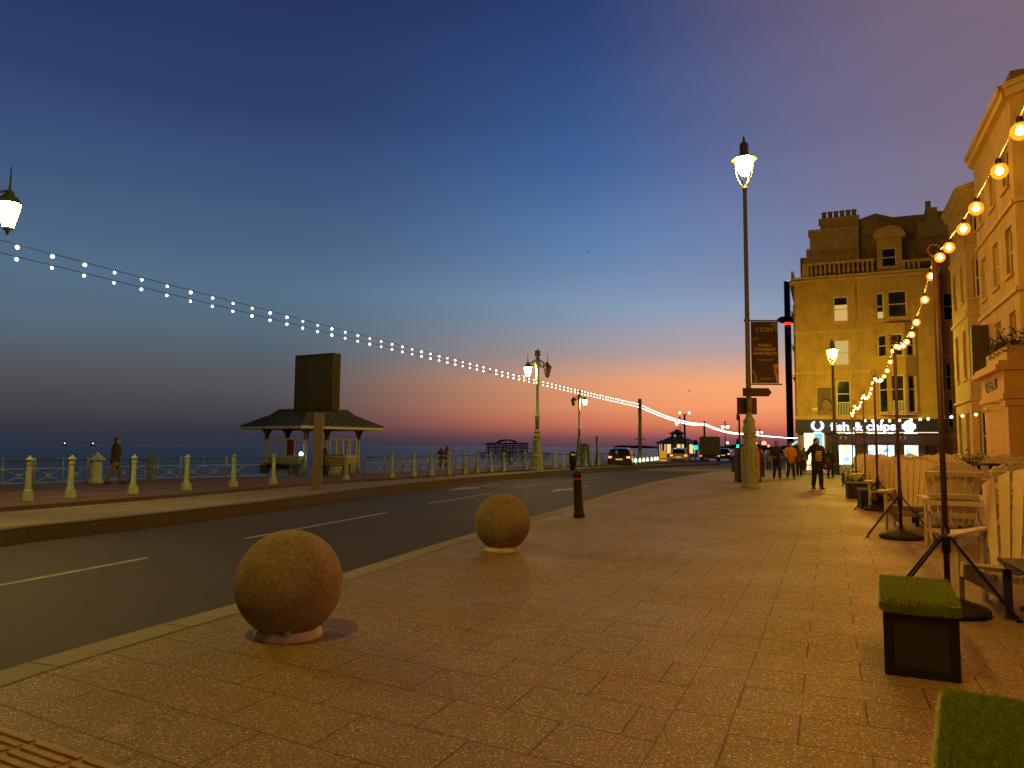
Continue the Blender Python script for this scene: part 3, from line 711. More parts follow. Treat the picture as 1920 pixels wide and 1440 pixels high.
for px, py, d, lab in ((1364, 832, 170, 'small lit street lamp between the lorry and the second green signal'), (1411, 838, 140, 'small red-lit lamp at the right edge of the green pedestal')):
    q = D(px, py, d); t = thing('small_lamp', lab, 'lamp', (q.x, q.y, ZR))
    MB().tube([(0, 0, 0), (0, 0, q.z-ZR)], .07, 6).build('shaft', M_black, t)
    MB().ball((0, 0, q.z-ZR+.2), .28, 10, 8).build('globe', emat('far_glow', (1, .8, .6), 4, 'NONE') if px < 1400 else emat('far_red_glow', (1, .15, .05), 4, 'NONE'), t)

# ================================================================== WHITE FESTOON CABLES
A0 = D(0, 450, 14.5); B0 = D(1199.5, 757, 66); C0 = D(1320.5, 793.5, 121); D0 = D(1395, 812, 205); E0 = D(1498, 821, 420)
Am = A0 - (B0-A0).normalized()*4.0 + Vector((0, 0, .05))
def span(a, b, sag, n):
    out = []
    for i in range(n+1):
        s = i/n; p = a.lerp(b, s); p.z -= sag*4*s*(1-s); out.append(p)
    return out
bulb_me = None
for ci, dz in enumerate((0, -.25)):
    pts = span(Am, A0, 0, 2)[:-1] + span(A0, B0, .12 if ci == 0 else .05, 40)[:-1] + span(B0, C0, .5, 20)[:-1] + span(C0, D0, .5, 16)[:-1] + span(D0, E0, .3, 16)
    pts = [p + Vector((0, 0, dz)) for p in pts]
    t = thing('festoon_cable', ['upper of the two cables of white bulbs strung above the seafront road', 'lower of the two cables of white bulbs strung above the seafront road'][ci], 'string lights', tuple(pts[0]), 0, 'white bulb cables over the seafront')
    loc = [p-pts[0] for p in pts]
    MB().tube(loc, .008, 5).build('cable', M_black, t)
    # bulbs every 0.75 m
    acc = 0; nxt = .6; k = 0; far = MB()
    for a, b in zip(pts, pts[1:]):
        L = (b-a).length
        while nxt <= acc+L:
            p = a.lerp(b, (nxt-acc)/L) - pts[0] + Vector((0, 0, -.055)); k += 1; nxt += .75
            if k <= 100:
                if bulb_me is None:
                    o = MB().ball((0, 0, 0), .034, 8, 6).build('bulb', E_fest, t); bulb_me = o.data
                else:
                    o = bpy.data.objects.new('bulb', bulb_me); COL.objects.link(o); o.parent = t
                o.location = p
                if ci == 1 and k == 37: o.location.z += .01; o.data = o.data.copy(); o.data.materials[0] = M_glass_d
                f_ = random.uniform(.82, 1.12); o.scale = (f_, f_, f_)
            else: far.ball(tuple(p), .036, 6, 4)
        acc += L
    o = far.build('far_bulbs', E_fest, t); o['kind'] = 'stuff'

# the next lamp of the same row, behind the photographer
bp_ = G(1300, 890)
tb_ = thing('street_lamp', 'lit street lamp of the same tall kind at the kerb beside the viewpoint', 'street lamp', (-3.75, 1.5, 0), 0, 'street lamps on the shop side')
MB().lathe([(.36, 0), (.36, .1), (.28, .3), (.27, 1.6), (.22, 2.2), (.105, 2.85), (.08, 10.8)], n=12).build('pole', M_pole, tb_)
MB().lathe([(.04, 11.1), (.15, 11.2), (.26, 11.45), (.29, 11.7), (.28, 11.85)], n=16).build('glass_bowl', emat('lit_near_lantern_glass', (1.0, .65, .05), ST_NEAR), tb_)
MB().lathe([(.30, 11.86), (.47, 11.8), (.49, 11.83), (.32, 11.92), (.17, 12.0), (.17, 12.35), (.05, 12.6)], n=16).build('hood', M_pole, tb_)
MB().tube([(0, 0, 10.75), (.2, 0, 10.9), (.36, 0, 11.4), (.36, 0, 11.85)], .02).tube([(0, 0, 10.75), (-.2, 0, 10.9), (-.36, 0, 11.4), (-.36, 0, 11.85)], .02).build('cage', M_pole, tb_)

# ================================================================== ORANGE STRING LIGHTS ON TRIPOD POSTS
post_px = [(1779, 1150, 460), (1690, 1010, 630), (1647, 957, 708), (1623, 931, 731), (1606, 917, 752), (1600, 909, 764)]
posts = []
P1 = G(1779, 1150); P2 = G(1690, 1010); pd = P2-P1
for i, (px, py, top) in enumerate(post_px):
    p = G(px, py); 
    if i >= 3:                                   # farther posts keep the even spacing of the row, seen under their own foot point
        y_ = posts[2].y + (i-2)*(posts[2].y-posts[1].y)*(1.0)
        p = D(px, 900, y_); p.z = 0
    posts.append(p)
TOPZ = 3.36
def tripod_post(p, label):
    t = thing('light_post', label, 'light post', (p.x, p.y, 0), -SA + random.uniform(-.1, .1), 'tripod posts of the orange string lights')
    MB().tube([(0, 0, .06), (0, 0, TOPZ-.02)], .026, 10).build('pole', M_rust, t)
    MB().tube([(0, 0, .55), (0, 0, .78)], .038, 10).build('clamp_sleeve', M_black, t)
    MB().torus((0, 0, TOPZ+.05), .055, .009, 'Y', 16, 6).build('hook_ring', M_rust, t)
    for a in (R(20), R(-20)+math.pi, R(155), R(-155)+math.pi):
        pass
    for s in (-1, 1):
        for o_ in (-.05, .05):
            MB().bar((s*.03, o_, .70), (s*.52, o_*2.2, .02), .018, .022).build('leg', M_black, t)
        MB().box((s*.52, 0, .012), (.05, .34, .022)).build('foot_bar', M_black, t)
    MB().lathe([(.30, 0), (.34, .02), (.34, .05), (.31, .075), (.25, .085), (.24, .10), (.18, .105), (.17, .12), (.10, .125), (.06, .16), (.03, .17)], n=28).build('weight_disc', mat('black_rubber', (.02, .018, .016), .7, 0, .2, 20, bump=.3), t)
    return t
plab = ['nearest tripod post of the orange lights, standing behind the grass-topped box', 'second nearest tripod post of the orange lights, before the chair facing out', 'third tripod post of the orange lights, its leg by two dark boxes',
        'fourth tripod post of the orange lights along the terrace edge', 'fifth tripod post of the orange lights along the terrace edge', 'farthest tripod post of the orange lights near the shorter lamp']
for p, l in zip(posts, plab): tripod_post(p, l)
P0 = posts[0] - pd*1.0
def bulb_string(a, b, sag, n, label, m, r=.045, light=0, drop=.07, grp='orange string lights of the terrace'):
    t = thing('string_light', label, 'string lights', tuple(a), 0, grp)
    pts = [p-a for p in span(a, b, sag, 24)]
    MB().tube(pts, .006, 5).build('cable', M_black, t)
    for i in range(n):
        s = (i+.5)/n + random.uniform(-.15, .15)/n; p = a.lerp(b, s)-a; p.z -= sag*4*s*(1-s)
        sw = random.uniform(-.02, .02)
        MB().lathe([(.014, -.045), (.018, -.04), (.018, -.005), (.012, .004)], (p.x, p.y, p.z), 8).build('socket', M_black, t)
        bu = MB().ball((p.x+sw*.3, p.y, p.z-drop), r, 14, 10, (1, 1, 1)).build('bulb', m, t)
        if m is E_bulb: MB().ball((p.x+sw*.3, p.y, p.z-drop), .020, 8, 6).build('filament', E_core, bu)
    return t
top = Vector((0, 0, TOPZ))
slab = ['orange string light running overhead from the right edge to the nearest post', 'orange string light sagging between the first and second posts', 'orange string light between the second and third posts',
        'orange string light between the third and fourth posts', 'orange string light between the fourth and fifth posts', 'orange string light between the last two posts']
bulb_string(P0+top, posts[0]+top, .22, 9, slab[0], E_bulb)
for i in range(5):
    bulb_string(posts[i]+top, posts[i+1]+top, .30, 8, slab[i+1], E_bulb)
E_bw = emat('pale_bulb_glass', (1, .7, .4), 30)
a = D(1612, 786, 38); b = D(1862, 770, 30.5)
bulb_string(a, b, .12, 13, 'pale bulbs strung low across the terrace in front of the fish shop', E_bw, .05, grp=None)

# ================================================================== PROMENADE BOLLARDS
bo = [(51, 941), (131, 935), (249, 927), (349, 920), (437, 913.7), (512, 908), (648, 900), (734, 896), (775, 893.8), (808, 892.2), (841, 890.8), (871, 889), (894, 887.3), (920, 885), (944, 884), (985, 881.5), (1042, 878.5), (1057, 877.7), (1098, 874.5), (1109, 873.6), (1122, 873)]
sea_side_label = ['leftmost pale green bollard on the promenade edge', 'second pale green bollard from the left, left of the walking man', 'third pale green bollard, just right of the walking man', 'fourth pale green bollard from the left on the promenade edge',
    'pale green bollard fifth from the left, left of the shelter', 'pale green bollard in front of the left end of the shelter', 'pale green bollard in front of the right end of the shelter', 'first pale green bollard right of the shelter']
b0 = thing('promenade_bollard', sea_side_label[0], 'bollard', (0, 0, ZP), 0, 'pale green bollards along the promenade edge')
MB().box((0, 0, .1), (.27, .27, .2)).build('plinth', M_green, b0, bevel=.015)
MB().lathe([(.10, .2), (.115, .21), (.115, .25), (.085, .28), (.068, .84), (.085, .86), (.085, .885), (.075, .90), (.075, .95), (.115, .97), (.115, .985), (.07, 1.02), (.04, 1.04), (.035, 1.06), (.01, 1.08)], n=12, smooth=False).build('shaft', M_green, b0)
for i, (px, py) in enumerate(bo):
    p = G(px, py-.5, ZP)
    o = b0 if i == 0 else copy_tree(b0)
    o.location = p; o.rotation_euler.z = R(40)
    o['label'] = sea_side_label[i] if i < len(sea_side_label) else '%s pale green bollard counted rightwards from the shelter' % ORD[i-7]
    o.scale = (.82, .82, .95)

# ================================================================== FENCE
def on_line(line, px):
    k = (px-CX)/FPX
    for a, b in zip(line, line[1:]):
        fa = a.x-k*a.y; fb_ = b.x-k*b.y
        if fa*fb_ <= 0 and a.y > 1: return a.lerp(b, fa/(fa-fb_))
    return line[-1]
def make_fence(line, label, z=ZP, h=.76):
    t = thing('railing', label, 'railing', tuple(line[0]), 0, 'sea railings')
    loc = [p-line[0] for p in line]
    L = [0]
    for a, b in zip(loc, loc[1:]): L.append(L[-1]+(b-a).length)
    def at(s):
        for i in range(len(L)-1):
            if s <= L[i+1]: return loc[i].lerp(loc[i+1], (s-L[i])/(L[i+1]-L[i]))
        return loc[-1]
    MB().tube([p+Vector((0, 0, h)) for p in loc], .028, 8).build('top_rail', M_dgreen, t)
    MB().tube([p+Vector((0, 0, h*.66)) for p in loc], .014, 6).build('middle_rail', M_green, t)
    MB().tube([p+Vector((0, 0, .06)) for p in loc], .016, 6).build('bottom_rail', M_green, t)
    step = max(.88, L[-1]/99); n = int(L[-1]/step); npost = 0; s = 0
    for i in range(n):
        a = at(i*step); b = at((i+1)*step); d_ = (b-a).normalized()
        m = MB(); c = (a+b)/2; zc = h*.36
        m.tube([a+Vector((0, 0, .07)), c+Vector((0, 0, zc))-d_*.05-Vector((0, 0, .03))], .013, 5).tube([b+Vector((0, 0, .07)), c+Vector((0, 0, zc))+d_*.05-Vector((0, 0, .03))], .013, 5)
        m.tube([a+Vector((0, 0, h*.65)), c+Vector((0, 0, zc))-d_*.05+Vector((0, 0, .03))], .013, 5).tube([b+Vector((0, 0, h*.65)), c+Vector((0, 0, zc))+d_*.05+Vector((0, 0, .03))], .013, 5)
        pts = [c+Vector((0, 0, zc))+d_*.07*math.cos(k*math.pi/6)+Vector((0, 0, .07*math.sin(k*math.pi/6))) for k in range(13)]
        m.tube(pts, .014, 5, cap=False); m.ball(tuple(c+Vector((0, 0, zc))), .035, 8, 6)
        m.build('lattice_panel', M_green, t)
        thick = i % 2 == 0
        MB().lathe([(.035 if thick else .018, 0), (.03 if thick else .016, h-.03), (.045 if thick else .02, h), (.04 if thick else .02, h+.05), (.01, h+.09)], tuple(a), 8).build('post', M_green, t)
    return t
fl_ = resample(fence_line[1:], 2.5)
pa = on_line(fl_, 503); pb = on_line(fl_, 686)
ia = [p for p in fl_ if p.y < pa.y]; ib = [p for p in fl_ if p.y > pb.y]
make_fence(ia + [pa], 'green cross-braced sea railing left of the seafront shelter')
make_fence([pb] + ib, 'green cross-braced sea railing running from the shelter to the far pavilion')
for px, py, w_, h, lab in ((180, 905, .19, .98, 'squat green cast pier with a domed cap left of the walking man'), (281, 903.5, .105, .92, 'round green capped pier in the railing right of the walking man'), (246, 904, .07, .85, 'slim dark railing pier behind the third bollard')):
    p = G(px, py, ZP); t = thing('railing_pier', lab, 'pier post', tuple(p), R(45), 'cast piers of the railing')
    n = 8 if w_ < .3 else 4
    MB().lathe([(w_*1.15, 0), (w_*1.15, .08), (w_*.95, .12), (w_*.9, h*.7), (w_*1.05, h*.74)], n=n, smooth=False, rz=R(45)).build('shaft', M_green if w_ > .15 else M_dgreen, t)
    MB().lathe([(w_*1.45, h*.76), (w_*1.5, h*.80), (w_*1.0, h*.86), (w_*.7, h*.92), (w_*.3, h*.96), (w_*.25, h), (.01, h*1.04)], n=n if w_ > .15 else 8, smooth=False, rz=R(45)).build('cap', M_green if w_ > .15 else M_dgreen, t)

# ================================================================== SHELTER
cL = Vector((-8.87, 31.5, ZP)); sang = R(51); sd = Vector((math.cos(sang), math.sin(sang), 0))
Ls, W = 4.6, 4.7
t = thing('seafront_shelter', 'open green and cream shelter with a hipped slate roof by the sea railing', 'shelter', tuple(cL), sang)
ez = 2.14
def ring(k, z): return [(Ls/2+(x-.5)*Ls*k, W/2+(y-.5)*W*k, z) for x, y in ((0, 0), (1, 0), (1, 1), (0, 1))]
rv = ring(1, ez-.02)+ring(1, ez)+ring(.60, ez+.50)+ring(.46, ez+.80)
rf = MB().add(rv, [(3, 2, 1, 0)] + [(4*j+i, 4*j+(i+1) % 4, 4*j+4+(i+1) % 4, 4*j+4+i) for j in range(3) for i in range(4)] + [(12, 13, 14, 15)]).build('roof', mat('lead_roof', (.075, .085, .065), .6, 0, .3, 6, bump=.2), t)
sm = MB()
for side_ in range(4):
    for k in range(9):
        f_ = k/8; P_ = [Vector(rv[4*j+side_]).lerp(Vector(rv[4*j+(side_+1) % 4]), f_)+Vector((0, 0, .012)) for j in (1, 2, 3)]
        sm.tube(P_, .016, 4)
sm.build('seam', mat('lead_seam', (.06, .07, .055), .6), rf)
MB().bb(-.04, Ls+.04, -.03, .02, ez-.14, ez-.025).bb(-.04, Ls+.04, W-.02, W+.03, ez-.14, ez-.025).bb(-.03, .02, 0.02, W-.02, ez-.14, ez-.025).bb(Ls-.02, Ls+.03, 0.02, W-.02, ez-.14, ez-.025).build('eave_board', M_cream, t)
def lx(px, off=.7):
    o = cL + Vector((-sd.y, sd.x, 0))*off; k = (px-CX)/FPX
    return (k*o.y-o.x)/(sd.x-k*sd.y)
X0, X1, Y0, Y1 = .85, 3.75, .8, 3.8
for X, Y in ((X0, Y0), (X0, Y1), (1.95, Y0), (X1, Y0), (X1, Y1), (1.95, Y1)):
    MB().lathe([(.09, 0), (.09, .5), (.075, .55), (.06, .6), (.055, 1.45), (.08, 1.48), (.08, 1.54), (.055, 1.6), (.055, ez-.02)], (X, Y, 0), 10).build('post', M_green, t)
    b = MB()
    for dx, dy in ((1, 0), (-1, 0), (0, -1), (0, 1)):
        pts = [(X+dx*.04, Y+dy*.04, 1.52), (X+dx*.08, Y+dy*.08, 1.76), (X+dx*.22, Y+dy*.22, 1.98), (X+dx*.42, Y+dy*.42, ez-.04)]
        b.tube(pts, [.05, .045, .04, .035], 6)
        b.add([(X, Y, 1.65), (X+dx*.12, Y+dy*.12, 1.88), (X+dx*.40, Y+dy*.40, ez-.03), (X, Y, ez-.03)], [(0, 1, 2, 3)])
    b.build('bracket', M_dgreen, t)
def screen(p0, p1):
    p0 = Vector(p0); p1 = Vector(p1); d_ = (p1-p0)
    V3 = lambda f_, z: (p0.x+d_.x*f_, p0.y+d_.y*f_, z)
    MB().bar(V3(.02, .40), V3(.98, .40), .05, .70).build('lower_panel', M_green, t)
    f = MB().bar(V3(0, .80), V3(1, .80), .10, .09).bar(V3(0, 1.56), V3(1, 1.56), .08, .08)
    for k in range(5): f.bar(V3(.03+.94*k/4, .845), V3(.03+.94*k/4, 1.52), .055)
    f.build('screen_frame', M_cream, t)
screen((X0, Y0+.08), (X0, Y1-.08)); screen((2.05, Y0), (X1-.08, Y0)); screen((X1, Y0+.1), (X1, Y1-.1))
MB().bb(.28, .72, Y0+.2, Y1-.2, .42, .47).build('seat', M_dgreen, t)
for y in (Y0+.4, Y1-.4): MB().bb(.3, .7, y-.03, y+.03, 0, .419).build('seat_leg', M_dgreen, t)
MB().bb(1.25, 1.33, 2.2, 2.9, .1, 1.55).build('end_screen', mat('red_brown_board', (.3, .04, .02), .6), t)
# free standing bench at the right part of the shelter
def G2(px, off, z=ZP): 
    o = cL + Vector((-sd.y, sd.x, 0))*off; X = lx(px, off); q = o + sd*X; q.z = z; return q
q = G2(633, .05)
bn = thing('bench', 'dark slatted bench facing the road before the shelter', 'bench', tuple(q), sang)
MB().bb(-.7, .7, -.2, .0, .40, .44).bb(-.7, .7, .03, .22, .40, .44).build('seat', M_dark, bn)
m_ = MB()
for k in range(4): m_.box((0, .27+.03*k, .52+.11*k), (1.4, .03, .09), rx=R(-12))
m_.build('backrest', M_dark, bn)
for X in (-.6, .6):
    MB().bar((X, -.18, .4), (X, -.22, 0), .05).build('leg', M_black, bn); MB().bar((X, .22, .42), (X, .32, 0), .05).build('leg', M_black, bn)

# ================================================================== ROADSIDE SCREEN ON A POST
q = G(594, 918, ZI); t = thing('screen_sign', 'unlit brown information screen on a thick post before the shelter', 'sign', (q.x, q.y, ZI))
pmx = q.y/FPX; zb = CAMZ+(834.6-772)*pmx-ZI; zt = CAMZ+(834.6-664)*pmx-ZI
MB().bb(-.14, .14, -.10, .10, 0, zb+.05).build('post', mat('brown_post', (.16, .12, .07), .6, .1, .15), t, bevel=.02)
ang = R(-30)
sc_ = MB().box((-.1, .05, (zb+zt)/2), (1.66, .34, zt-zb), rz=ang).build('screen_case', mat('brown_screen_case', (.014, .0135, .014), .5, .1, .15), t, bevel=.03)
nx, ny = math.sin(ang), -math.cos(ang)
MB().box((-.1+nx*.173, .05+ny*.173, (zb+zt)/2), (1.48, .01, zt-zb-.2), rz=ang).build('screen_face', mat('unlit_screen', (.032, .028, .026), .35, 0, .06, 3), t)
MB().box((.62, -.20, (zb+zt)/2-.45), (.06, .03, .06), rz=ang+R(90)).build('lock_plate', M_white, t)

# litter bin, kiosk, marker posts, traffic lights, ships
q = G(1074, 881, ZI); t = thing('litter_bin', 'dark rounded litter bin with a white notice on the far footway', 'litter bin', tuple(q))
MB().lathe([(.13, 0), (.16, .05), (.20, .3), (.22, .35), (.235, .9), (.235, .93), (.20, 1.03), (.12, 1.10), (.02, 1.12)], n=16).build('body', M_black, t)
MB().box((0, -.215, .92), (.26, .04, .09)).build('notice', M_white, t)
q = G(1096.5, 869.5, ZP); t = thing('phone_kiosk', 'dark domed kiosk standing beside the second twin-lantern lamp', 'kiosk', tuple(q), R(-15))
hh = (868-831)*q.y/FPX
MB().bb(-.32, .32, -.3, .3, 0, hh-.12).build('body', M_dgreen, t, bevel=.02); MB().lathe([(.44, hh-.12), (.44, hh-.06), (.30, hh), (.05, hh+.06)], n=4, smooth=False, rz=R(45)).build('roof', M_dgreen, t)
MB().bb(-.22, .22, -.32, -.305, .35, hh-.3).build('glass_panel', mat('kiosk_glass', (.12, .11, .08), .2), t); MB().bb(.10, .13, -.335, -.322, .2, hh-.2).build('mullion', M_cream, t)
for i, x in enumerate((1192, 1200, 1207, 1214, 1222, 1228, 1233)):
    q = D(x, 869, 60+i*2); q.z = ZI
    t = thing('marker_post', '%s small lit marker post from the dark car beside the cycle lane' % ORD[i], 'marker post', (q.x, q.y, ZI), 0, 'small lit posts by the cycle lane')
    MB().lathe([(.09, 0), (.09, .18), (.04, .22), (.04, .95), (.06, 1.0)], n=8).build('post', M_white, t)
    MB().lathe([(.10, .20), (.13, .24), (.07, .5), (.02, .54)], n=8).build('light', emat('marker_glow', (.8, 1, .7), 1.6, 'NONE'), t)
q = D(1243.5, 871.5, 72); q.z = ZR
t = thing('yellow_bollard', 'yellow traffic bollard left of the white car', 'bollard', tuple(q))
MB().lathe([(.28, 0), (.30, .1), (.34, .5), (.34, 1.15), (.28, 1.28), (.1, 1.34)], n=14).build('shell', emat('backlit_yellow_shell', (1, .45, .02), .55, 'NONE'), t)
MB().lathe([(.1, 1.34), (.1, 1.5), (.02, 1.52)], n=8).build('cap', M_black, t); MB().lathe([(.35, .55), (.35, .62)], n=14).build('dark_band', M_black, t)
def traffic_light(px, py, d, col_, label, base=ZR, r=.11):
    q = D(px, py, d); t = thing('traffic_light', label, 'traffic light', (q.x, q.y, base), 0, 'traffic signals down the road')
    z = q.z-base
    MB().tube([(0, .15, 0), (0, .15, z+.9)], .06, 8).build('pole', M_black, t)
    MB().bb(-.2, .2, -.05, .2, z-.2, z+.85).build('head', M_black, t, bevel=.03)
    for k, c in enumerate(('green', 'amber', 'red')):
        on = c == col_
        cc = {'green': (.0, 1, .45), 'red': (1, .06, .02), 'amber': (1, .4, 0)}[c]
        MB().lathe([(.02, -.10), (r, -.08), (r, -.04)], (0, 0, 0), 14).xf(Matrix.Translation((0, -.0, z+.32*k)) @ Matrix.Rotation(R(-90), 4, 'X')).build('lens', emat('lit_%s_lens' % c, cc, 14, 'NONE') if on else M_dark, t)
    return t
traffic_light(1304.5, 838.5, 92, 'green', 'green traffic signal left of the lorry', r=.24)
traffic_light(1384.5, 837, 88, 'green', 'green traffic signal right of the lorry, behind the slim post', r=.22)
traffic_light(1416, 840.5, 95, 'red', 'red traffic signal just right of the green lamp pedestal', r=.2)
traffic_light(1432.5, 841.5, 90, 'red', 'bright red traffic signal left of the man in black', r=.28)
traffic_light(1441, 843, 130, 'red', 'faint red traffic signal behind the crowd', r=.2)
for i, (px, py) in enumerate(((121.5, 831), (174.5, 831.3))):
    q = D(px, py, 2600); t = thing('ship', ['tiny ship light on the horizon farther left', 'tiny ship light on the horizon nearer the walking man'][i], 'ship', (q.x, q.y, -8), R(20), 'ships on the horizon'); t.scale = (.5, .5, .8)
    MB().plate([(-14, 0), (14, 0), (17, 4), (-17, 4)], -3, 3).bb(-12, -5, -2.5, 2.5, 4, 8).build('hull', M_dark, t)
    MB().ball((0, -3, (q.z+8)/.8), 2.6, 8, 6).build('light', emat('ship_light', (1, .95, .8), 3, 'NONE'), t)
q = D(1101, 472, 60); t = thing('gull', 'tiny gull high in the blue sky above the lamps', 'gull', tuple(q), R(20)); t.scale = (.55,)*3
MB().ball((0, 0, 0), .07, 8, 6, (1, 2.6, .8)).add([(-.02, .05, .02), (-.3, .1, .10), (-.55, -.02, .04), (-.3, -.03, .09), (-.02, -.08, .02)], [(0, 1, 2, 3, 4)]).add([(.02, .05, .02), (.3, .1, .10), (.55, -.02, .04), (.3, -.03, .09), (.02, -.08, .02)], [(0, 1, 2, 3, 4)]).build('body', M_dark, t)
q = D(1293, 733, 60); t = thing('gull', 'tiny gull in the orange sky left of the arrow sign', 'gull', tuple(q), R(70)); t.scale = (.55,)*3
MB().ball((0, 0, 0), .07, 8, 6, (1, 2.6, .8)).add([(-.02, .05, .02), (-.3, .1, .10), (-.55, -.02, .04), (-.3, -.03, .09), (-.02, -.08, .02)], [(0, 1, 2, 3, 4)]).add([(.02, .05, .02), (.3, .1, .10), (.55, -.02, .04), (.3, -.03, .09), (.02, -.08, .02)], [(0, 1, 2, 3, 4)]).build('body', M_dark, t)

# ================================================================== RUINED PIER
q = D(950, 838, 560); k = 560/FPX; z0 = -8
t = thing('ruined_pier', 'skeletal ruined pier standing in the sea behind the dark couple', 'pier', (q.x, q.y, -8), R(-6))
def pzz(py): return CAMZ+(838-py)*k+8
X = lambda px: (px-950)*k
MB().bb(X(895), X(1032), -6, 8, pzz(850.5), pzz(849.3)).build('deck', M_dark, t)
lg = MB()
for i in range(26):
    x = X(896+i*5.3+random.uniform(-1, 1))
    for y in (-5, 7): lg.tube([(x, y, -1), (x+random.uniform(-1, 1)*.5, y, pzz(850))], .28, 5)
    if i % 2 == 0: lg.tube([(x, -5, 1), (x+5.3*k, -5, pzz(851))], .18, 4)
lg.build('legs', M_dark, t)
fr = MB()
for i in range(15):
    x = X(914+i*5.3)
    for y in (-4, 6): fr.tube([(x, y, pzz(850)), (x, y, pzz(831.5))], .26 if i % 3 else .36, 5)
for py in (846, 841, 840, 836, 831.5, 832.6):
    for y in (-4, 6): fr.tube([(X(913), y, pzz(py)), (X(989), y, pzz(py+random.uniform(-.3, .3)))], .24, 5)
fr.tube([(X(905), -4, pzz(834)), (X(930), -4, pzz(834.3))], .22, 5).tube([(X(985), -4, pzz(841)), (X(1000), -4, pzz(841))], .22, 5)
fr.build('framework', M_dark, t)
rr_ = MB()
for off in (0, 1.6):
    for y in (-3, 1, 5):
        pts = [(X(950)+ (17-off)*k*1.05*math.cos(a), y, pzz(831.5)+(6.2-off)*k*math.sin(a)) for a in [math.pi*j/12 for j in range(13)]]
        rr_.tube(pts, .25, 5)
for j in range(1, 12, 1):
    a = math.pi*j/12; rr_.tube([(X(950)+17*k*math.cos(a), -3, pzz(831.5)+6.2*k*math.sin(a)), (X(950)+17*k*math.cos(a), 5, pzz(831.5)+6.2*k*math.sin(a))], .18, 4)
    if j % 2 == 0: rr_.tube([(X(950)+17*k*math.cos(a), -3, pzz(831.5)), (X(950)+17*k*math.cos(a), -3, pzz(831.5)+6.2*k*math.sin(a))], .18, 4)
rr_.build('arched_roof_frame', M_dark, t)

# ================================================================== OBSERVATION TOWER
q = D(1481.5, 800, 700); k = 700/FPX
t = thing('observation_tower', 'slim dark observation tower with a pod ring lit red, left of the fish shop building', 'tower', (q.x, q.y, 0))
zz = lambda py: CAMZ+(841-py)*k
MB().lathe([(6*k, 0), (6*k, zz(598)), (5.6*k, zz(598)), (5.4*k, zz(527)), (5.4*k, zz(524))], n=20).build('shaft', mat('tower_steel', (.05, .035, .035), .5, .3), t)
MB().lathe([(6*k, zz(604)), (12*k, zz(603)), (19*k, zz(600)), (19.5*k, zz(596)), (14*k, zz(592.5)), (6*k, zz(591))], n=28).build('viewing_pod', mat('pod_glass', (.06, .04, .05), .3), t)
MB().lathe([(6.3*k, zz(608)), (6.8*k, zz(608)), (6.8*k, zz(602)), (6.3*k, zz(602))], n=20).build('red_light_ring', emat('tower_red_light', (1, .03, .01), 3.0, 'NONE'), t)
MB().ball((0, -5*k, zz(524)), 1*k, 8, 6).build('top_light', emat('tower_top_light', (1, .6, .4), 2, 'NONE'), t)

# ================================================================== PAVILION
q = D(1270, 858, 108); k = 108/FPX; q.z = ZP
t = thing('pavilion', 'low round pavilion with a small lantern roof and lit windows by the sea', 'pavilion', tuple(q), R(10))
zz = lambda py: CAMZ+(841-py)*k-ZP
rf = MB().lathe([(43.5*k, zz(833)), (43.5*k, zz(832)), (13*k, zz(820.5)), (13*k, zz(820))], n=8, smooth=False).build('main_roof', M_dgreen, t)
MB().lathe([(12*k, zz(820.5)), (12*k, zz(815))], n=8, smooth=False).build('lantern_wall', M_dgreen, t)
MB().lathe([(17.5*k, zz(815)), (17.5*k, zz(814.3)), (6*k, zz(809.5)), (.3*k, zz(805.5))], n=8, smooth=False).build('lantern_roof', M_dgreen, t)
wl_ = MB().lathe([(30*k, 0), (30*k, zz(833)+.1)], n=8, smooth=False).build('wall', mat('pavilion_wall', (.12, .09, .06), .8), t)
for i in range(16):
    a = 2*math.pi*i/16 + .2; r_ = 31*k
    if i % 2: MB().box((r_*math.cos(a), r_*math.sin(a), zz(843)), (.08, 1.0, 1.3), rz=a).build('window', emat('pavilion_window_glow', (1, .62, .25), 1.1, 'NONE'), t)
    MB().tube([(r_*1.15*math.cos(a), r_*1.15*math.sin(a), 0), (r_*1.15*math.cos(a), r_*1.15*math.sin(a), zz(833))], .10, 6).build('column', M_dgreen, t)
for s in (-1, 1):
    MB().ball((s*9*k, -11*k, zz(818.5)), .9*k, 8, 6).build('lamp', emat('green_white_glow', (.5, 1, .7), 2, 'NONE'), t)

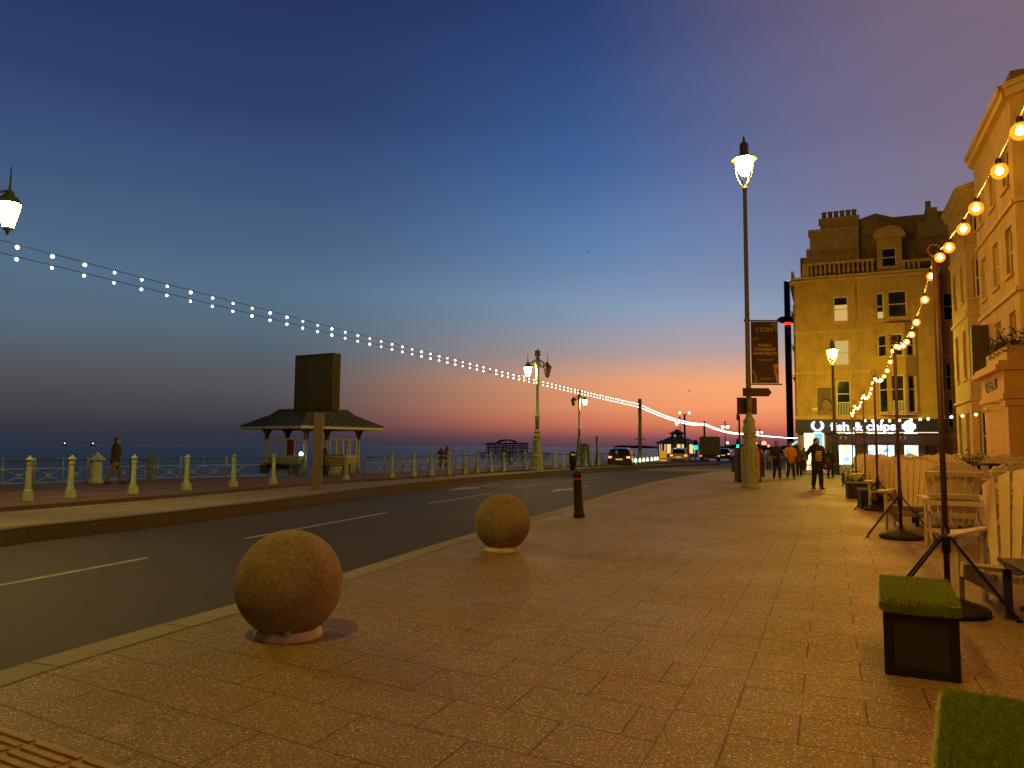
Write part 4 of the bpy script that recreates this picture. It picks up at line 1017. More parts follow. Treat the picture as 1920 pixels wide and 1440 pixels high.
# ================================================================== VEHICLES
def car(px, py, heading, label, paint, L=4.3, Wd=1.85, H=1.6, base=ZR, d=None, plate=True):
    q = G(px, py, base) if d is None else D(px, 850, d); q.z = base
    t = thing('parked_car' if False else 'car', label, 'car', tuple(q), -heading, 'cars on the seafront road')
    # local: +y forward; stations (y, half width sill, z bottom, z belt, half width roof, z roof)
    st = [(-L/2, .80, .40, .78, .78, .80), (-L/2+.06, .95, .28, .92, .80, .98), (-L/2+.35, 1.0, .24, 1.0, .72, H-.08), (-L/2+.9, 1.0, .22, 1.0, .70, H), (0, 1.0, .22, .98, .70, H), (.55, 1.0, .22, .96, .70, H-.06), (1.15, 1.0, .22, .95, .80, .99), (L/2-.35, .97, .24, .82, .82, .84), (L/2-.05, .88, .3, .68, .75, .70), (L/2, .75, .38, .6, .7, .61)]
    hw = Wd/2; vs = []; fs = []
    for y, a, zb_, zl, r_, zr_ in st:
        hf = [(.0, zb_), (a*.92, zb_), (a, zb_+.18), (a*1.0, (zb_+zl)/2+.1), (a*.97, zl), (r_, zr_-.05 if zr_-zl > .2 else zl+.01), (r_*.86, zr_), (0, zr_+.015)]
        ring = [(x*hw, y, z) for x, z in hf] + [(-x*hw, y, z) for x, z in reversed(hf[1:-1])]
        vs += ring
    n = 14
    for i in range(len(st)-1):
        for k_ in range(n): a = i*n+k_; b = i*n+(k_+1) % n; fs.append((a, b, b+n, a+n))
    fs += [tuple(range(n)), tuple(reversed(range((len(st)-1)*n, len(st)*n)))]
    MB().add(vs, fs).build('body', paint, t, bevel=.02)
    MB().add([(x*hw, y, z) for x, y, z in ((-.66, -L/2+.10, 1.04), (.66, -L/2+.10, 1.04), (.58, -L/2+.325, H-.14), (-.58, -L/2+.325, H-.14))] + [(x*hw, y-.03, z+.01) for x, y, z in ((-.66, -L/2+.10, 1.04), (.66, -L/2+.10, 1.04), (.58, -L/2+.325, H-.14), (-.58, -L/2+.325, H-.14))], [(0, 3, 2, 1), (4, 5, 6, 7), (0, 1, 5, 4), (1, 2, 6, 5), (2, 3, 7, 6), (3, 0, 4, 7)]).build('rear_window', M_glass_d, t)
    for s in (-1, 1):
        MB().add([(s*hw*x, y, z) for x, y, z in ((.965, -L/2+.5, 1.04), (.965, 1.0, 1.0), (.76, .5, H-.16), (.76, -L/2+.6, H-.14))] + [(s*(hw*x+.02), y, z) for x, y, z in ((.965, -L/2+.5, 1.04), (.965, 1.0, 1.0), (.76, .5, H-.16), (.76, -L/2+.6, H-.14))], [(0, 1, 2, 3), (4, 7, 6, 5), (0, 4, 5, 1), (1, 5, 6, 2), (2, 6, 7, 3), (3, 7, 4, 0)]).build('side_window', M_glass_d, t)
        MB().box((s*hw*.76, -L/2+.02, .86), (.26, .12, .15)).build('tail_light', emat('tail_lamp_glow', (1, .32, .08), 2.2, 'NONE'), t)
        MB().box((s*hw*1.06, .75, 1.02), (.16, .1, .12)).build('mirror', paint, t)
        for y in (-L/2+.8, L/2-.85):
            wv = MB().lathe([(.18, -.11), (.32, -.11), (.33, -.09), (.33, .09), (.32, .11), (.18, .11)], (0, 0, 0), 18).xf(Matrix.Translation((s*(hw-.09), y, .33)) @ Matrix.Rotation(R(90), 4, 'Y')).build('tyre', M_black, t)
            MB().lathe([(.02, -.115), (.19, -.115), (.19, .115), (.02, .115)], (0, 0, 0), 12).xf(Matrix.Translation((s*(hw-.09), y, .33)) @ Matrix.Rotation(R(90), 4, 'Y')).build('rim', mat('alloy', (.4, .4, .4), .35, .8), wv)
    if plate: MB().box((0, -L/2-.012, .70), (.52, .02, .12)).build('number_plate', emat('lit_number_plate', (1, .75, .12), .55, 'NONE'), t)
    MB().box((0, -L/2-.02, .42), (Wd*.8, .06, .16)).build('bumper', M_dark, t)
    return t
car(1166, 877, R(14), 'dark estate car with lit tail lamps driving away beyond the litter bin', mat('dark_car_paint', (.03, .02, .022), .25, .3, .05, 2, coat=.6))
car(1276, 869.5, R(18), 'white hatchback driving away in front of the pavilion', mat('white_car_paint', (.55, .52, .48), .3, .1, .05, 2, coat=.6), L=4.1)
car(1358, 866, R(20), 'dark car just right of the lorry, low in the traffic', mat('dark_car_paint', (.03, .02, .022), .25), d=100)
car(1397, 864, R(22), 'far dark car glimpsed right of the lorry among the traffic', mat('dark_car_paint', (.03, .02, .022), .25), d=125)
q = G(1331, 867, ZR); q = D(1331, 866, 86); q.z = ZR
t = thing('lorry', 'grey box lorry with red marker lamps driving away', 'lorry', tuple(q), -R(16))
MB().bb(-1.12, 1.12, 0, 6.2, .85, 2.95).build('cargo_box', mat('lorry_box', (.19, .16, .12), .6, 0, .15, .8, bump=.1), t, bevel=.02)
MB().bb(-1.05, 1.05, 6.35, 8.2, .6, 2.6).build('cab', mat('lorry_cab', (.2, .18, .15), .4), t, bevel=.12)
MB().bb(-.5, .5, .1, 8, .5, .84).build('chassis', M_black, t); MB().bb(-1.1, 1.1, -.02, .12, .42, .60).build('rear_bumper', M_dark, t)
MB().bb(-1.06, 1.06, -.03, -.004, .92, 2.88).build('rear_door', mat('lorry_door', (.16, .13, .10), .6, 0, .15, 2), t)
for s in (-1, 1):
    MB().box((s*.98, -.05, .72), (.2, .06, .12)).build('tail_light', emat('tail_lamp_glow', (1, .32, .08), 2.2, 'NONE'), t)
    MB().box((s*1.05, -.05, 2.98), (.09, .06, .07)).build('marker_lamp', emat('red_marker_glow', (1, .25, .1), 1.5, 'NONE'), t)
    for y in (1.4, 6.9):
        MB().lathe([(.2, -.14), (.46, -.14), (.48, 0), (.46, .14), (.2, .14)], (0, 0, 0), 18).xf(Matrix.Translation((s*.98, y, .48)) @ Matrix.Rotation(R(90), 4, 'Y')).build('wheel', M_black, t)
# bicycle with its light, leaning by the shelter
q = G2(588, -.15); t = thing('bicycle', 'bicycle with a bright white headlamp before the shelter', 'bicycle', tuple(q), sang+R(170))
fr = MB().tube([(-.5, 0, .34), (-.1, 0, .30), (.35, 0, .78), (-.15, 0, .80), (-.5, 0, .34)], .02, 6).tube([(-.1, 0, .30), (-.18, 0, .88)], .02, 6).tube([(.52, 0, .34), (.36, 0, .95)], .02, 6); fr.build('frame', M_black, t)
for x in (-.5, .52):
    wv = MB().torus((x, 0, .34), .33, .02, 'Y', 24, 6).build('wheel', M_black, t)
    sp_ = MB()
    for k_ in range(8): a = k_*math.pi/8; sp_.tube([(x-.32*math.cos(a), 0, .34-.32*math.sin(a)), (x+.32*math.cos(a), 0, .34+.32*math.sin(a))], .004, 4)
    sp_.build('spokes', M_black, wv)
MB().box((-.19, 0, .91), (.24, .13, .05)).build('saddle', M_black, t, bevel=.02); MB().tube([(.30, -.28, 1.0), (.36, 0, .97), (.30, .28, 1.0)], .014, 6).build('handlebar', M_black, t)
MB().ball((.50, 0, .93), .075, 12, 8).build('headlamp', emat('bike_headlamp', (1, .98, .9), 25, 'NONE'), t)

# ================================================================== BUILDINGS
def facet(mb, M, x0, x1, z0, z1, holes, reveal=.16):
    xs = sorted({x0, x1} | {h[0] for h in holes} | {h[1] for h in holes}); zs = sorted({z0, z1} | {h[2] for h in holes} | {h[3] for h in holes})
    st = len(mb.v); vs = []; fs = []
    def quad(a, b, c, d): o = len(vs); vs.extend([a, b, c, d]); fs.append((o, o+1, o+2, o+3))
    for i in range(len(xs)-1):
        for j in range(len(zs)-1):
            cx, cz = (xs[i]+xs[i+1])/2, (zs[j]+zs[j+1])/2
            if any(h[0] < cx < h[1] and h[2] < cz < h[3] for h in holes): continue
            quad((xs[i], 0, zs[j]), (xs[i+1], 0, zs[j]), (xs[i+1], 0, zs[j+1]), (xs[i], 0, zs[j+1]))
    for a, b, c, d in holes:
        quad((a, 0, c), (a, reveal, c), (a, reveal, d), (a, 0, d)); quad((b, 0, c), (b, 0, d), (b, reveal, d), (b, reveal, c))
        quad((a, 0, c), (b, 0, c), (b, reveal, c), (a, reveal, c)); quad((a, 0, d), (a, reveal, d), (b, reveal, d), (b, 0, d))
    mb.add(vs, fs); mb.xf(M, st)
def sash(root, M, h, lit=None, sill=True, rail=.5, shade=None):
    a, b, c, d = h; y = .12; w_ = .06
    f = MB().bb(a, a+w_, y, y+.05, c, d).bb(b-w_, b, y, y+.05, c, d).bb(a+w_, b-w_, y, y+.05, c, c+w_*1.2).bb(a+w_, b-w_, y, y+.05, d-w_, d)
    zm = c+(d-c)*rail; f.bb(a+w_, b-w_, y-.02, y+.03, zm-.03, zm+.03)
    W_ = f.xf(M).build('window', M_frame, root)
    MB().bb(a+.01, b-.01, y+.06, y+.08, c+.01, d-.01).xf(M).build('pane', M_glass_d, W_)
    if lit:
        z1_ = c+(d-c)*lit[1]; z0_ = c+(d-c)*lit[0]
        MB().bb(a+w_, b-w_, y+.035, y+.045, max(z0_, c+w_), min(z1_, d-w_)).xf(M).build('blind', E_win, W_)
    if sill: MB().bb(a-.08, b+.08, -.10, .10, c-.10, c-.005).xf(M).build('sill', M_trim, W_)
    return W_
ID = Matrix.Identity(4)
# ---- fish and chips corner building
cf = G(1497, 881); fu, fv = toS(cf); fbd = thing('shop_building', 'tall cream stucco corner building with chimney pots above the lit fish and chips shop', 'building', tuple(S(fu, fv)), -SA)
def FX(px, py=800): return PV(px, py, fv)[0]-fu
def FZ(py, px=1600): return PV(px, py, fv)[1]
xr = FX(1771); zpar = FZ(512)
Hroof = zpar
wins = []
def wpx(x0, x1, y0, y1): return (FX(x0, (y0+y1)/2), FX(x1, (y0+y1)/2), FZ(y1, (x0+x1)/2), FZ(y0, (x0+x1)/2))
hA = wpx(1569, 1595, 713, 780); hB = wpx(1565, 1592, 638, 684); hC = wpx(1563, 1590, 556, 603)
wallm = MB()
bx0, bx1 = FX(1643), FX(1727); 
ztop_w = FZ(521); zsh = FZ(784)
facet(wallm, ID, 0, bx0, zsh, ztop_w, [hA, hB, hC])
facet(wallm, ID, bx1, xr, zsh, ztop_w, [])
# bay: canted from first floor to below the cornice, flat above
bd_, bw = .75, .85
def placem(x, y, ang): return Matrix.Translation((x, y, 0)) @ Matrix.Rotation(ang, 4, 'Z')
zbt = FZ(688)
Lc = math.hypot(bw, bd_); ca = math.atan2(-bd_, bw)
levels_b = [(FZ(775), FZ(707)), (FZ(672), FZ(632))]
M1 = placem(bx0, 0, ca); M2 = placem(bx0+bw, -bd_, 0); M3 = placem(bx1-bw, -bd_, -ca)
for i, (a_z, b_z) in enumerate(levels_b):
    zb_, zt_ = (zsh+.25, zbt) if i == 0 else (zbt, FZ(612))
    wc = bx1-bx0-2*bw
    for M_, L_, hs in ((M1, Lc, [(.22, Lc-.2, a_z, b_z)]), (M2, wc, [(.12, wc-.12, a_z, b_z)]), (M3, Lc, [(.2, Lc-.22, a_z, b_z)])):
        facet(wallm, M_, 0, L_, zb_, zt_, hs)
        for h in hs: sash(fbd, M_, h, rail=.5 if i else .62)
# flat third floor over the bay with two windows
h1 = wpx(1643.5, 1657, 549, 599); h2 = wpx(1665, 1700, 545, 594)
facet(wallm, ID, bx0, bx1, FZ(612), ztop_w, [h1, h2])
wallm.add([(bx0, 0, FZ(612)), (bx0+bw, -bd_, FZ(612)), (bx1-bw, -bd_, FZ(612)), (bx1, 0, FZ(612))], [(0, 1, 2, 3)])
wallm.add([(bx0, 0, zsh+.25), (bx0+bw, -bd_, zsh+.25), (bx1-bw, -bd_, zsh+.25), (bx1, 0, zsh+.25)], [(0, 1, 2, 3)])
sash(fbd, ID, hA, rail=.62); sash(fbd, ID, hB, lit=(0, 1)); sash(fbd, ID, hC, lit=(.0, .68)); sash(fbd, ID, h1, lit=(.05, .3)); sash(fbd, ID, h2)
# left (sea-facing) flank, back and top
Dp = 13
wallm.add([(0, 0, zsh), (0, Dp, zsh), (0, Dp, ztop_w), (0, 0, ztop_w)], [(0, 1, 2, 3)])
wallm.add([(0, 0, 0), (0, Dp, 0), (0, Dp, zsh), (0, 0, zsh)], [(0, 1, 2, 3)])
wallm.add([(xr, 0, 0), (xr, 4, 0), (xr, 4, ztop_w), (xr, 0, ztop_w)], [(0, 1, 2, 3)])
wallm.add([(0, 0, ztop_w), (xr, 0, ztop_w), (xr, Dp, ztop_w), (0, Dp, ztop_w)], [(0, 1, 2, 3)])
wallm.bb(0, .22, .02, Dp, 0, zsh).bb(xr-.5, xr, .02, 4, 0, zsh)
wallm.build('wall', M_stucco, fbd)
# bands, cornices, sea-side bays in profile
tr = MB()
for zc, pr_, hh_ in ((FZ(784)+.1, .14, .22), (FZ(697), .10, .12), (FZ(620), .12, .16), (FZ(523), .30, .20), (FZ(517), .42, .14)):
    tr.bb(-.12, bx0-.02 if zc < FZ(600) and zc > FZ(700) else xr, -pr_, -.003, zc-hh_/2, zc+hh_/2)
tr.build('string_course', M_trim, fbd)
sd_ = MB()
for (y0_, y1_) in ((1.0, 4.0), (6.0, 9.5)):
    sd_.bb(-.14, -.003, y0_, y1_, zsh, FZ(560))
sd_.build('side_bay', M_stucco, fbd)
for zc in (FZ(700), FZ(640), FZ(575)):
    MB().bb(-.26, 0.0, .3, 10.2, zc-.16, zc+.02).build('side_balcony', M_trim, fbd)
MB().bb(-.30, 0, -.1, Dp, FZ(527), FZ(518)).bb(-.18, 0, -.05, Dp, FZ(518), FZ(500)).build('side_cornice', M_trim, fbd)
# quoin rustication lines at the corner
qm = MB()
for i in range(9):
    z = zsh+.35+i*.33; qm.bb(-.02, FX(1530), -.022, -.002, z, z+.29)
qm.build('rusticated_blocks', M_stucco, fbd)
for px in (1606, 1762):
    dpp = MB().tube([(FX(px, 600), -.09, zsh+.2), (FX(px, 600), -.09, ztop_w-.6)], .055, 8)
    for zq in (zsh+1.5, zsh+4.5, zsh+7.5): dpp.bb(FX(px, 600)-.09, FX(px, 600)+.09, -.12, 0, zq, zq+.08)
    dpp.build('downpipe', M_trim, fbd)
# arched panel over the second floor window
ap = MB(); cxw = (hB[0]+hB[1])/2
ap.tube([(cxw+1.15*math.cos(a), -.04, hB[3]+.15+.75*math.sin(a)) for a in [math.pi*i/14 for i in range(15)]], .06, 5, False) if False else None
pts = [(cxw+.95*math.cos(a), -.03, hA[3]+.45+.55*math.sin(a)) for a in [math.pi*i/14 for i in range(15)]]
MB().tube(pts, .05, 5).build('arch_moulding', M_trim, fbd)
# balustrade
bal = MB(); xb0, xb1 = FX(1519), FX(1650); zb0, zb1 = FZ(512), FZ(489)
bal.bb(xb0-.2, xr, -.18, .12, ztop_w, ztop_w+.12).bb(xb0-.2, xb1, -.16, .10, zb1-.12, zb1+.03)
bal.bb(xb0-.25, xb0+.18, -.2, .14, ztop_w+.12, zb1+.02)
bal.build('parapet', M_trim, fbd)
bs = MB(); nb = 14
for i in range(nb):
    x = xb0+.35+(xb1-xb0-.5)*i/(nb-1); hb = zb1-.12-(ztop_w+.12)
    bs.lathe([(.06, 0), (.06, hb*.1), (.04, hb*.15), (.11, hb*.42), (.05, hb*.78), (.07, hb*.9), (.07, hb)], (x, -.03, ztop_w+.12), 8)
bs.build('balusters', M_trim, fbd); bs = MB()
x = FX(1706)
for i in range(4):
    bs.lathe([(.06, 0), (.04, .1), (.11, .3), (.05, .55), (.07, .65), (.07, .7)], (x+.3*i, -.03, ztop_w+.12), 8)
bs.build('balusters', M_trim, fbd)
MB().bb(FX(1703), xr, -.16, .10, ztop_w+.82, ztop_w+.96).build('parapet_rail', M_trim, fbd)
# dormer with curved pediment
dx0, dx1 = FX(1655), FX(1703); dm = MB(); zt_ = FZ(452)
facet(dm, placem(0, .0, 0), dx0, dx1, ztop_w+.12, zt_, [(FX(1664), FX(1692), FZ(505), FZ(470))])
dm.bb(dx0, dx0+.3, .01, 1.6, ztop_w+.12, zt_).bb(dx1-.3, dx1, .01, 1.6, ztop_w+.12, zt_)
dm.build('dormer', M_stucco, fbd); sash(fbd, ID, (FX(1664), FX(1692), FZ(505), FZ(470)))
cxd = (dx0+dx1)/2; rd_ = (dx1-dx0)/2+.25
MB().plate([(cxd+rd_*math.cos(a), zt_+.8*math.sin(a)+.02) for a in [math.pi*i/16 for i in range(17)]], -.25, 1.6).build('curved_pediment', M_trim, fbd)
# chimney gable at the left with stepped shoulders, pots
cs_ = MB()
yk = 1.2
def FXk(px, py): return PV(px, py, fv+yk)[0]-fu
def FZk(py, px=1570): return PV(px, py, fv+yk)[1]
cs_.bb(FXk(1519, 480), FXk(1611, 480), yk, yk+1.6, ztop_w, FZk(428)).bb(FXk(1538, 420), FXk(1610, 420), yk+.1, yk+1.5, FZk(428), FZk(408))
cs_.bb(FXk(1512, 480), FXk(1519, 480), yk, yk+1.4, ztop_w, FZk(462)).bb(FXk(1500, 480), FXk(1512, 480), yk, yk+1.3, ztop_w, FZk(478))
cs_.build('chimney_stack', M_brickc, fbd)
MB().bb(FXk(1516, 480), FXk(1613, 480), yk-.06, yk+1.66, FZk(430)-.02, FZk(427)).bb(FXk(1535, 420), FXk(1612, 420), yk+.04, yk+1.56, FZk(410), FZk(406.5)).build('chimney_cap', M_trim, fbd)
for px in (1545, 1556.5, 1568, 1579.5, 1591, 1602):
    MB().lathe([(.20, 0), (.17, .08), (.15, .55), (.19, .58), (.19, .66), (.12, .68)], (FXk(px, 400), yk+.8, FZk(407)), 10).build('chimney_pot', M_brickc, fbd)
ROOFY = 2.6
def rp(px, py): u_, z_ = PV(px, py, fv+ROOFY); return (u_-fu, z_)
prof = [rp(1600, 520), rp(1611, 411), rp(1641, 400), rp(1674, 407), rp(1737, 401), rp(1757, 396), rp(1830, 390), rp(1830, 520)]
MB().plate(prof, ROOFY, ROOFY+6).build('roof', M_roof, fbd)
yk2 = ROOFY+.5
a0 = rp(1736, 400); a1 = rp(1756, 390)
MB().bb(a0[0], a1[0], ROOFY-.3, ROOFY+1, a0[1]-.6, a1[1]).build('rear_chimney', M_brickc, fbd)
b = rp(1741, 389); MB().lathe([(.22, -.1), (.19, .3), (.17, .6), (.2, .62)], (b[0], ROOFY+.3, b[1]-.1), 10).build('chimney_pot', M_brickc, fbd)
# ground floor: door panel, piers, glass
def shopglass(name, c1, c2, st):
    mt, t, b, tcn = tex_nodes(name); t.nodes.clear()
    tcn = t.nodes.new('ShaderNodeTexCoord'); mp = t.nodes.new('ShaderNodeMapping'); mp.inputs['Rotation'].default_value = (R(90), 0, 0); t.links.new(tcn.outputs['Object'], mp.inputs['Vector'])
    v = t.nodes.new('ShaderNodeTexVoronoi'); v.inputs['Scale'].default_value = 3.4; v.distance = 'CHEBYCHEV'; t.links.new(tcn.outputs['Object'], v.inputs['Vector'])
    s_ = t.nodes.new('ShaderNodeSeparateColor'); t.links.new(v.outputs['Color'], s_.inputs[0])
    c = ramp(t, s_.outputs[0], [(0, c1), (.42, c2), (.62, (.25, .55, .8)), (.72, c1), (.86, (.9, .75, .25)), (.94, (.1, .25, .35))], 'CONSTANT')
    nz = noise(t, tcn.outputs['Object'], 9, 2); c = mixc(t, maprange(t, nz, .52, .6, 0, .45), c, (.35, .5, .5))
    e = t.nodes.new('ShaderNodeEmission'); t.links.new(c, e.inputs[0]); e.inputs[1].default_value = st
    o = t.nodes.new('ShaderNodeOutputMaterial'); t.links.new(e.outputs[0], o.inputs[0]); return mt
E_shop = shopglass('lit_shop_interior', (.72, .95, 1.0), (.95, 1, .95), 1.9)
E_door = emat('lit_doorway', (1.0, .93, .50), 1.6); E_blue = emat('lit_blue_poster', (.25, .75, .95), 1.0)
zaw = FZ(834)
M_pier = mat('shop_pier', (.30, .24, .22), .6)
piers = MB()
edges = [(1497, 1508), (1546, 1573), (1604, 1628), (1643, 1646.5), (1663, 1665), (1677, 1696), (1722, 1735), (1758, 1771)]
for a_, b_ in edges: piers.bb(FX(a_, 850), FX(b_, 850), -.05, .25, 0, zsh)
piers.bb(0, xr, .30, .36, 0, .35).bb(FX(1546, 850), xr, -.02, .24, 0, .38)
piers.build('shopfront_pier', M_pier, fbd)
for a_, b_ in ((1573, 1604), (1628, 1643), (1646.5, 1663), (1665, 1677), (1696, 1722)):
    MB().bb(FX(a_, 850), FX(b_, 850), .10, .13, .39, zsh-.6).build('shop_window', E_shop, fbd)
MB().bb(FX(1735, 850), FX(1758, 850), .10, .13, 0, zsh).build('shop_door', M_glass_d, fbd)
dp = MB().bb(FX(1508, 850), FX(1546, 850), .3, .33, 0, zsh-.1).build('entrance', E_door, fbd)
MB().bb(FX(1528, 850), FX(1543, 850), .24, .27, 1.7, zsh-.25).build('poster', E_blue, dp)
# fascia with lettering
fz0, fz1 = FZ(812), FZ(786.5); fy = -.35
MB().bb(-.12, xr, fy, -.06, fz0, fz1).build('fascia', M_sign_n, fbd, bevel=.02)
MB().bb(-.15, xr+.02, fy-.06, .0, fz1+.003, fz1+.09).build('fascia_cornice', M_trim, fbd)
E_txt = emat('lit_white_letters', (.95, .95, 1.0), 2.2, 'NONE')
xa_, xb_ = FX(1557), FX(1679)
tx = text('fish & chips', .78, E_txt, fbd, ((xa_+xb_)/2, fy-.03, FZ(800.5)), ext=.02, offset=.022, name='lit_lettering')
bpy.context.view_layer.update(); tx.scale = ((xb_-xa_)/max(.1, tx.dimensions.x), 1, 1)
text('Take Away & Eat In', .36, mat('gold_letters', (.75, .45, .12), .5), fbd, (FX(1611), fy-.012, FZ(808.3)), ext=.004, name='gold_lettering', shear=.3, sx_=1.25)
def wreath(cx, cz, r, m, y, name, bar_=True):
    w_ = MB()
    for s in (-1, 1):
        pts = [(cx+s*r*math.cos(a), y, cz+r*math.sin(a)) for a in [R(60)-i*R(17) for i in range(10)]]
        w_.tube(pts, [r*.10, r*.2, r*.26, r*.3, r*.3, r*.3, r*.26, r*.22, r*.16, r*.1], 6)
    if bar_: w_.bb(cx-r*.75, cx+r*.75, y-.03, y+.02, cz-r*1.65, cz-r*1.35)
    return w_.build(name, m, fbd)
wreath(FX(1533), FZ(798), .33, E_txt, fy-.05, 'wreath_emblem')
MB().ball((FX(1703), fy-.05, FZ(800.5)), .40, 20, 14, (.85, .12, 1.05)).box((FX(1703), fy-.05, FZ(800.5)), (.82, .06, .3)).build('oval_emblem', E_txt, fbd)
MB().bb(FX(1563), xr-.1, fy-.05, fy-.005, fz0+.0, fz0+.05).build('light_strip', emat('strip_glow', (1, .85, .6), 1.3, 'NONE'), fbd)
# awning
aw = MB(); ax0, ax1 = FX(1549), xr-.1; zA0, zA1 = fz0-.05, zaw+.12
aw.add([(ax0, -.12, zA0), (ax1, -.12, zA0), (ax1, -1.1, zA1), (ax0, -1.1, zA1)], [(0, 1, 2, 3)])
nS = 40
for i in range(nS):
    xa__ = ax0+(ax1-ax0)*i/nS; xb__ = ax0+(ax1-ax0)*(i+1)/nS; pts = [(xa__, zA1), (xb__, zA1), (xb__, zA1-.10)] + [(xb__-(xb__-xa__)*(.5-.5*math.cos(a)), zA1-.10-.07*math.sin(a)) for a in (R(45), R(90), R(135))] + [(xa__, zA1-.10)]
    aw.plate(pts, -1.115, -1.10)
aw.build('awning', mat('plum_awning_cloth', (.06, .03, .05), .8), fbd)
gl = mat('pale_gold', (.5, .4, .25), .6)
for px in (1580, 1690):
    w_ = wreath(FX(px), (zA0+zA1)/2, .17, gl, -.66, 'awning_emblem', False)
# portrait poster, small plate, railings
pA, pB = FX(1534.5), FX(1560); zc0, zc1 = FZ(784), FZ(726)
po = MB().bb(pA, pB, -.09, -.03, zc0+.02, zc1).build('portrait_poster', mat('dark_brown_poster', (.13, .08, .045), .6, 0, .2, 2), fbd)
cx_ = (pA+pB)/2+.1; czz = zc0+(zc1-zc0)*.42
MB().ball((cx_, -.10, czz), .34, 18, 12, (.85, .06, 1.15)).ball((cx_-.1, -.09, czz-.55), .42, 16, 10, (1.0, .05, .6)).build('portrait_shape', mat('poster_tone', (.26, .17, .10), .6, 0, .3, 4), po)
MB().ball((cx_+.02, -.085, czz+.18), .40, 18, 12, (.9, .06, .85)).build('portrait_hair', mat('poster_dark', (.06, .035, .02), .7), po)
MB().bb(FX(1524.5), FX(1534), -.04, -.012, FZ(769), FZ(764)).build('name_plate', M_white, fbd)
for (a_, b_, yy) in ((hA[0], hA[1], .02), (bx0+bw+.15, bx1-bw-.15, -bd_-.06)):
    rl = MB(); zr0 = hA[2]; rl.bb(a_, b_, yy-.02, yy+.02, zr0+.92, zr0+.97)
    for i in range(9): x = a_+.04+(b_-a_-.08)*i/8; rl.bb(x-.018, x+.018, yy-.015, yy+.015, zr0, zr0+.92)
    rl.build('window_railing', M_white, fbd)
# lighted spill: tilted blue and white awning beyond the corner, its valance self-glowing to stand in for shop light
q = D(1494, 830, 58); t = thing('market_parasol', 'tilted blue and white parasol lit from the shop, at the building corner', 'parasol', (q.x, q.y, 0), -SA)
MB().box((0, 0, q.z+.15), (1.15, 1.4, .05), ry=R(-32)).build('canopy', mat('blue_canvas', (.30, .5, .75), .8), t)
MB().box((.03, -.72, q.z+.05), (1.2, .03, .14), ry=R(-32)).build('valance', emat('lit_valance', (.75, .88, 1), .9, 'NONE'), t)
MB().tube([(.2, .2, 0), (.2, .2, q.z+.2)], .03).build('pole', M_dark, t)
# yellow-lit wire chairs and tables on the ground before the shop
cafe_y = mat('pale_cafe_metal', (.7, .65, .4), .5)
def cafe_chair(p, rz, label, first=[None]):
    if first[0] is not None: return dup(first[0], p, rz, label)
    t = thing('cafe_chair', label, 'chair', p, rz, 'metal cafe chairs by the lit shop'); first[0] = t
    MB().bb(-.2, .2, -.2, .2, .43, .46).build('seat', cafe_y, t)
    b = MB().tube([(-.2, -.2, .45), (-.19, -.26, .88), (.19, -.26, .88), (.2, -.2, .45)], .014, 6)
    for i in range(3): b.tube([(-.1+.1*i, -.2, .46), (-.1+.1*i, -.26, .87)], .01, 5)
    b.build('backrest', cafe_y, t)
    for x in (-.19, .19):
        for y in (-.19, .19): MB().tube([(x, y, .44), (x*1.15, y*1.15, 0)], .014, 6).build('leg', cafe_y, t)
    return t
for i, (px, d) in enumerate(((1578, 50.5), (1589, 51), (1600, 50), (1478, 48), (1494, 49.5), (1519, 50.5))):
    q = D(px, 870, d); q.z = 0
    cafe_chair(tuple(q), random.uniform(0, 6), ['leftmost pale cafe chair right of the shorter street lamp', 'middle pale cafe chair right of the shorter street lamp', 'pale cafe chair nearest the far dark boxes', 'pale cafe chair between the man in black and the person in the yellow jacket',
        'pale cafe chair behind the person in the yellow jacket', 'pale cafe chair between the child and the striped woman'][i])
struct(MB().prism([tuple(S(-12, 49.5)[:2]), tuple(S(16, 49.5)[:2]), tuple(S(16, 90)[:2]), tuple(S(-9, 90)[:2])], -.2, -.004).build('far_pavement', M_isl))

# ---- set-back link building right of the shop
lb = thing('link_building', 'set-back stucco building between the fish shop and the hotel', 'building', tuple(S(fu+xr+.05, fv+1.8)), -SA)
def LX(px, py=760): return PV(px, py, fv+1.8)[0]-(fu+xr+.05)
def LZ(py, px=1785): return PV(px, py, fv+1.8)[1]
lm = MB(); hs = [(LX(1776), LX(1787), LZ(732), LZ(680)), (LX(1790), LX(1800), LZ(732), LZ(680)), (LX(1777), LX(1788), LZ(803), LZ(748)), (LX(1791), LX(1801), LZ(803), LZ(748)), (LX(1787), LX(1797), LZ(845), LZ(833)), (LX(1776), LX(1796), LZ(600), LZ(548))]
facet(lm, ID, 0, 9, 0, LZ(470), hs)
lm.add([(0, 0, LZ(470)), (9, 0, LZ(470)), (9, 6, LZ(470)), (0, 6, LZ(470))], [(0, 1, 2, 3)])
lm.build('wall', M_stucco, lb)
for h in hs: sash(lb, ID, h)
MB().bb(0.01, 9, -.3, -.003, LZ(822), LZ(812)).bb(0.01, 9, -.15, -.003, LZ(671), LZ(665)).bb(0.01, 9, -.3, -.003, LZ(470)-.3, LZ(470)).build('string_course', M_trim, lb)
MB().plate([(-1, LZ(470)), (9, LZ(470)), (9, LZ(405)), (-1, LZ(405))], .5, 5).build('roof', M_roof, lb)

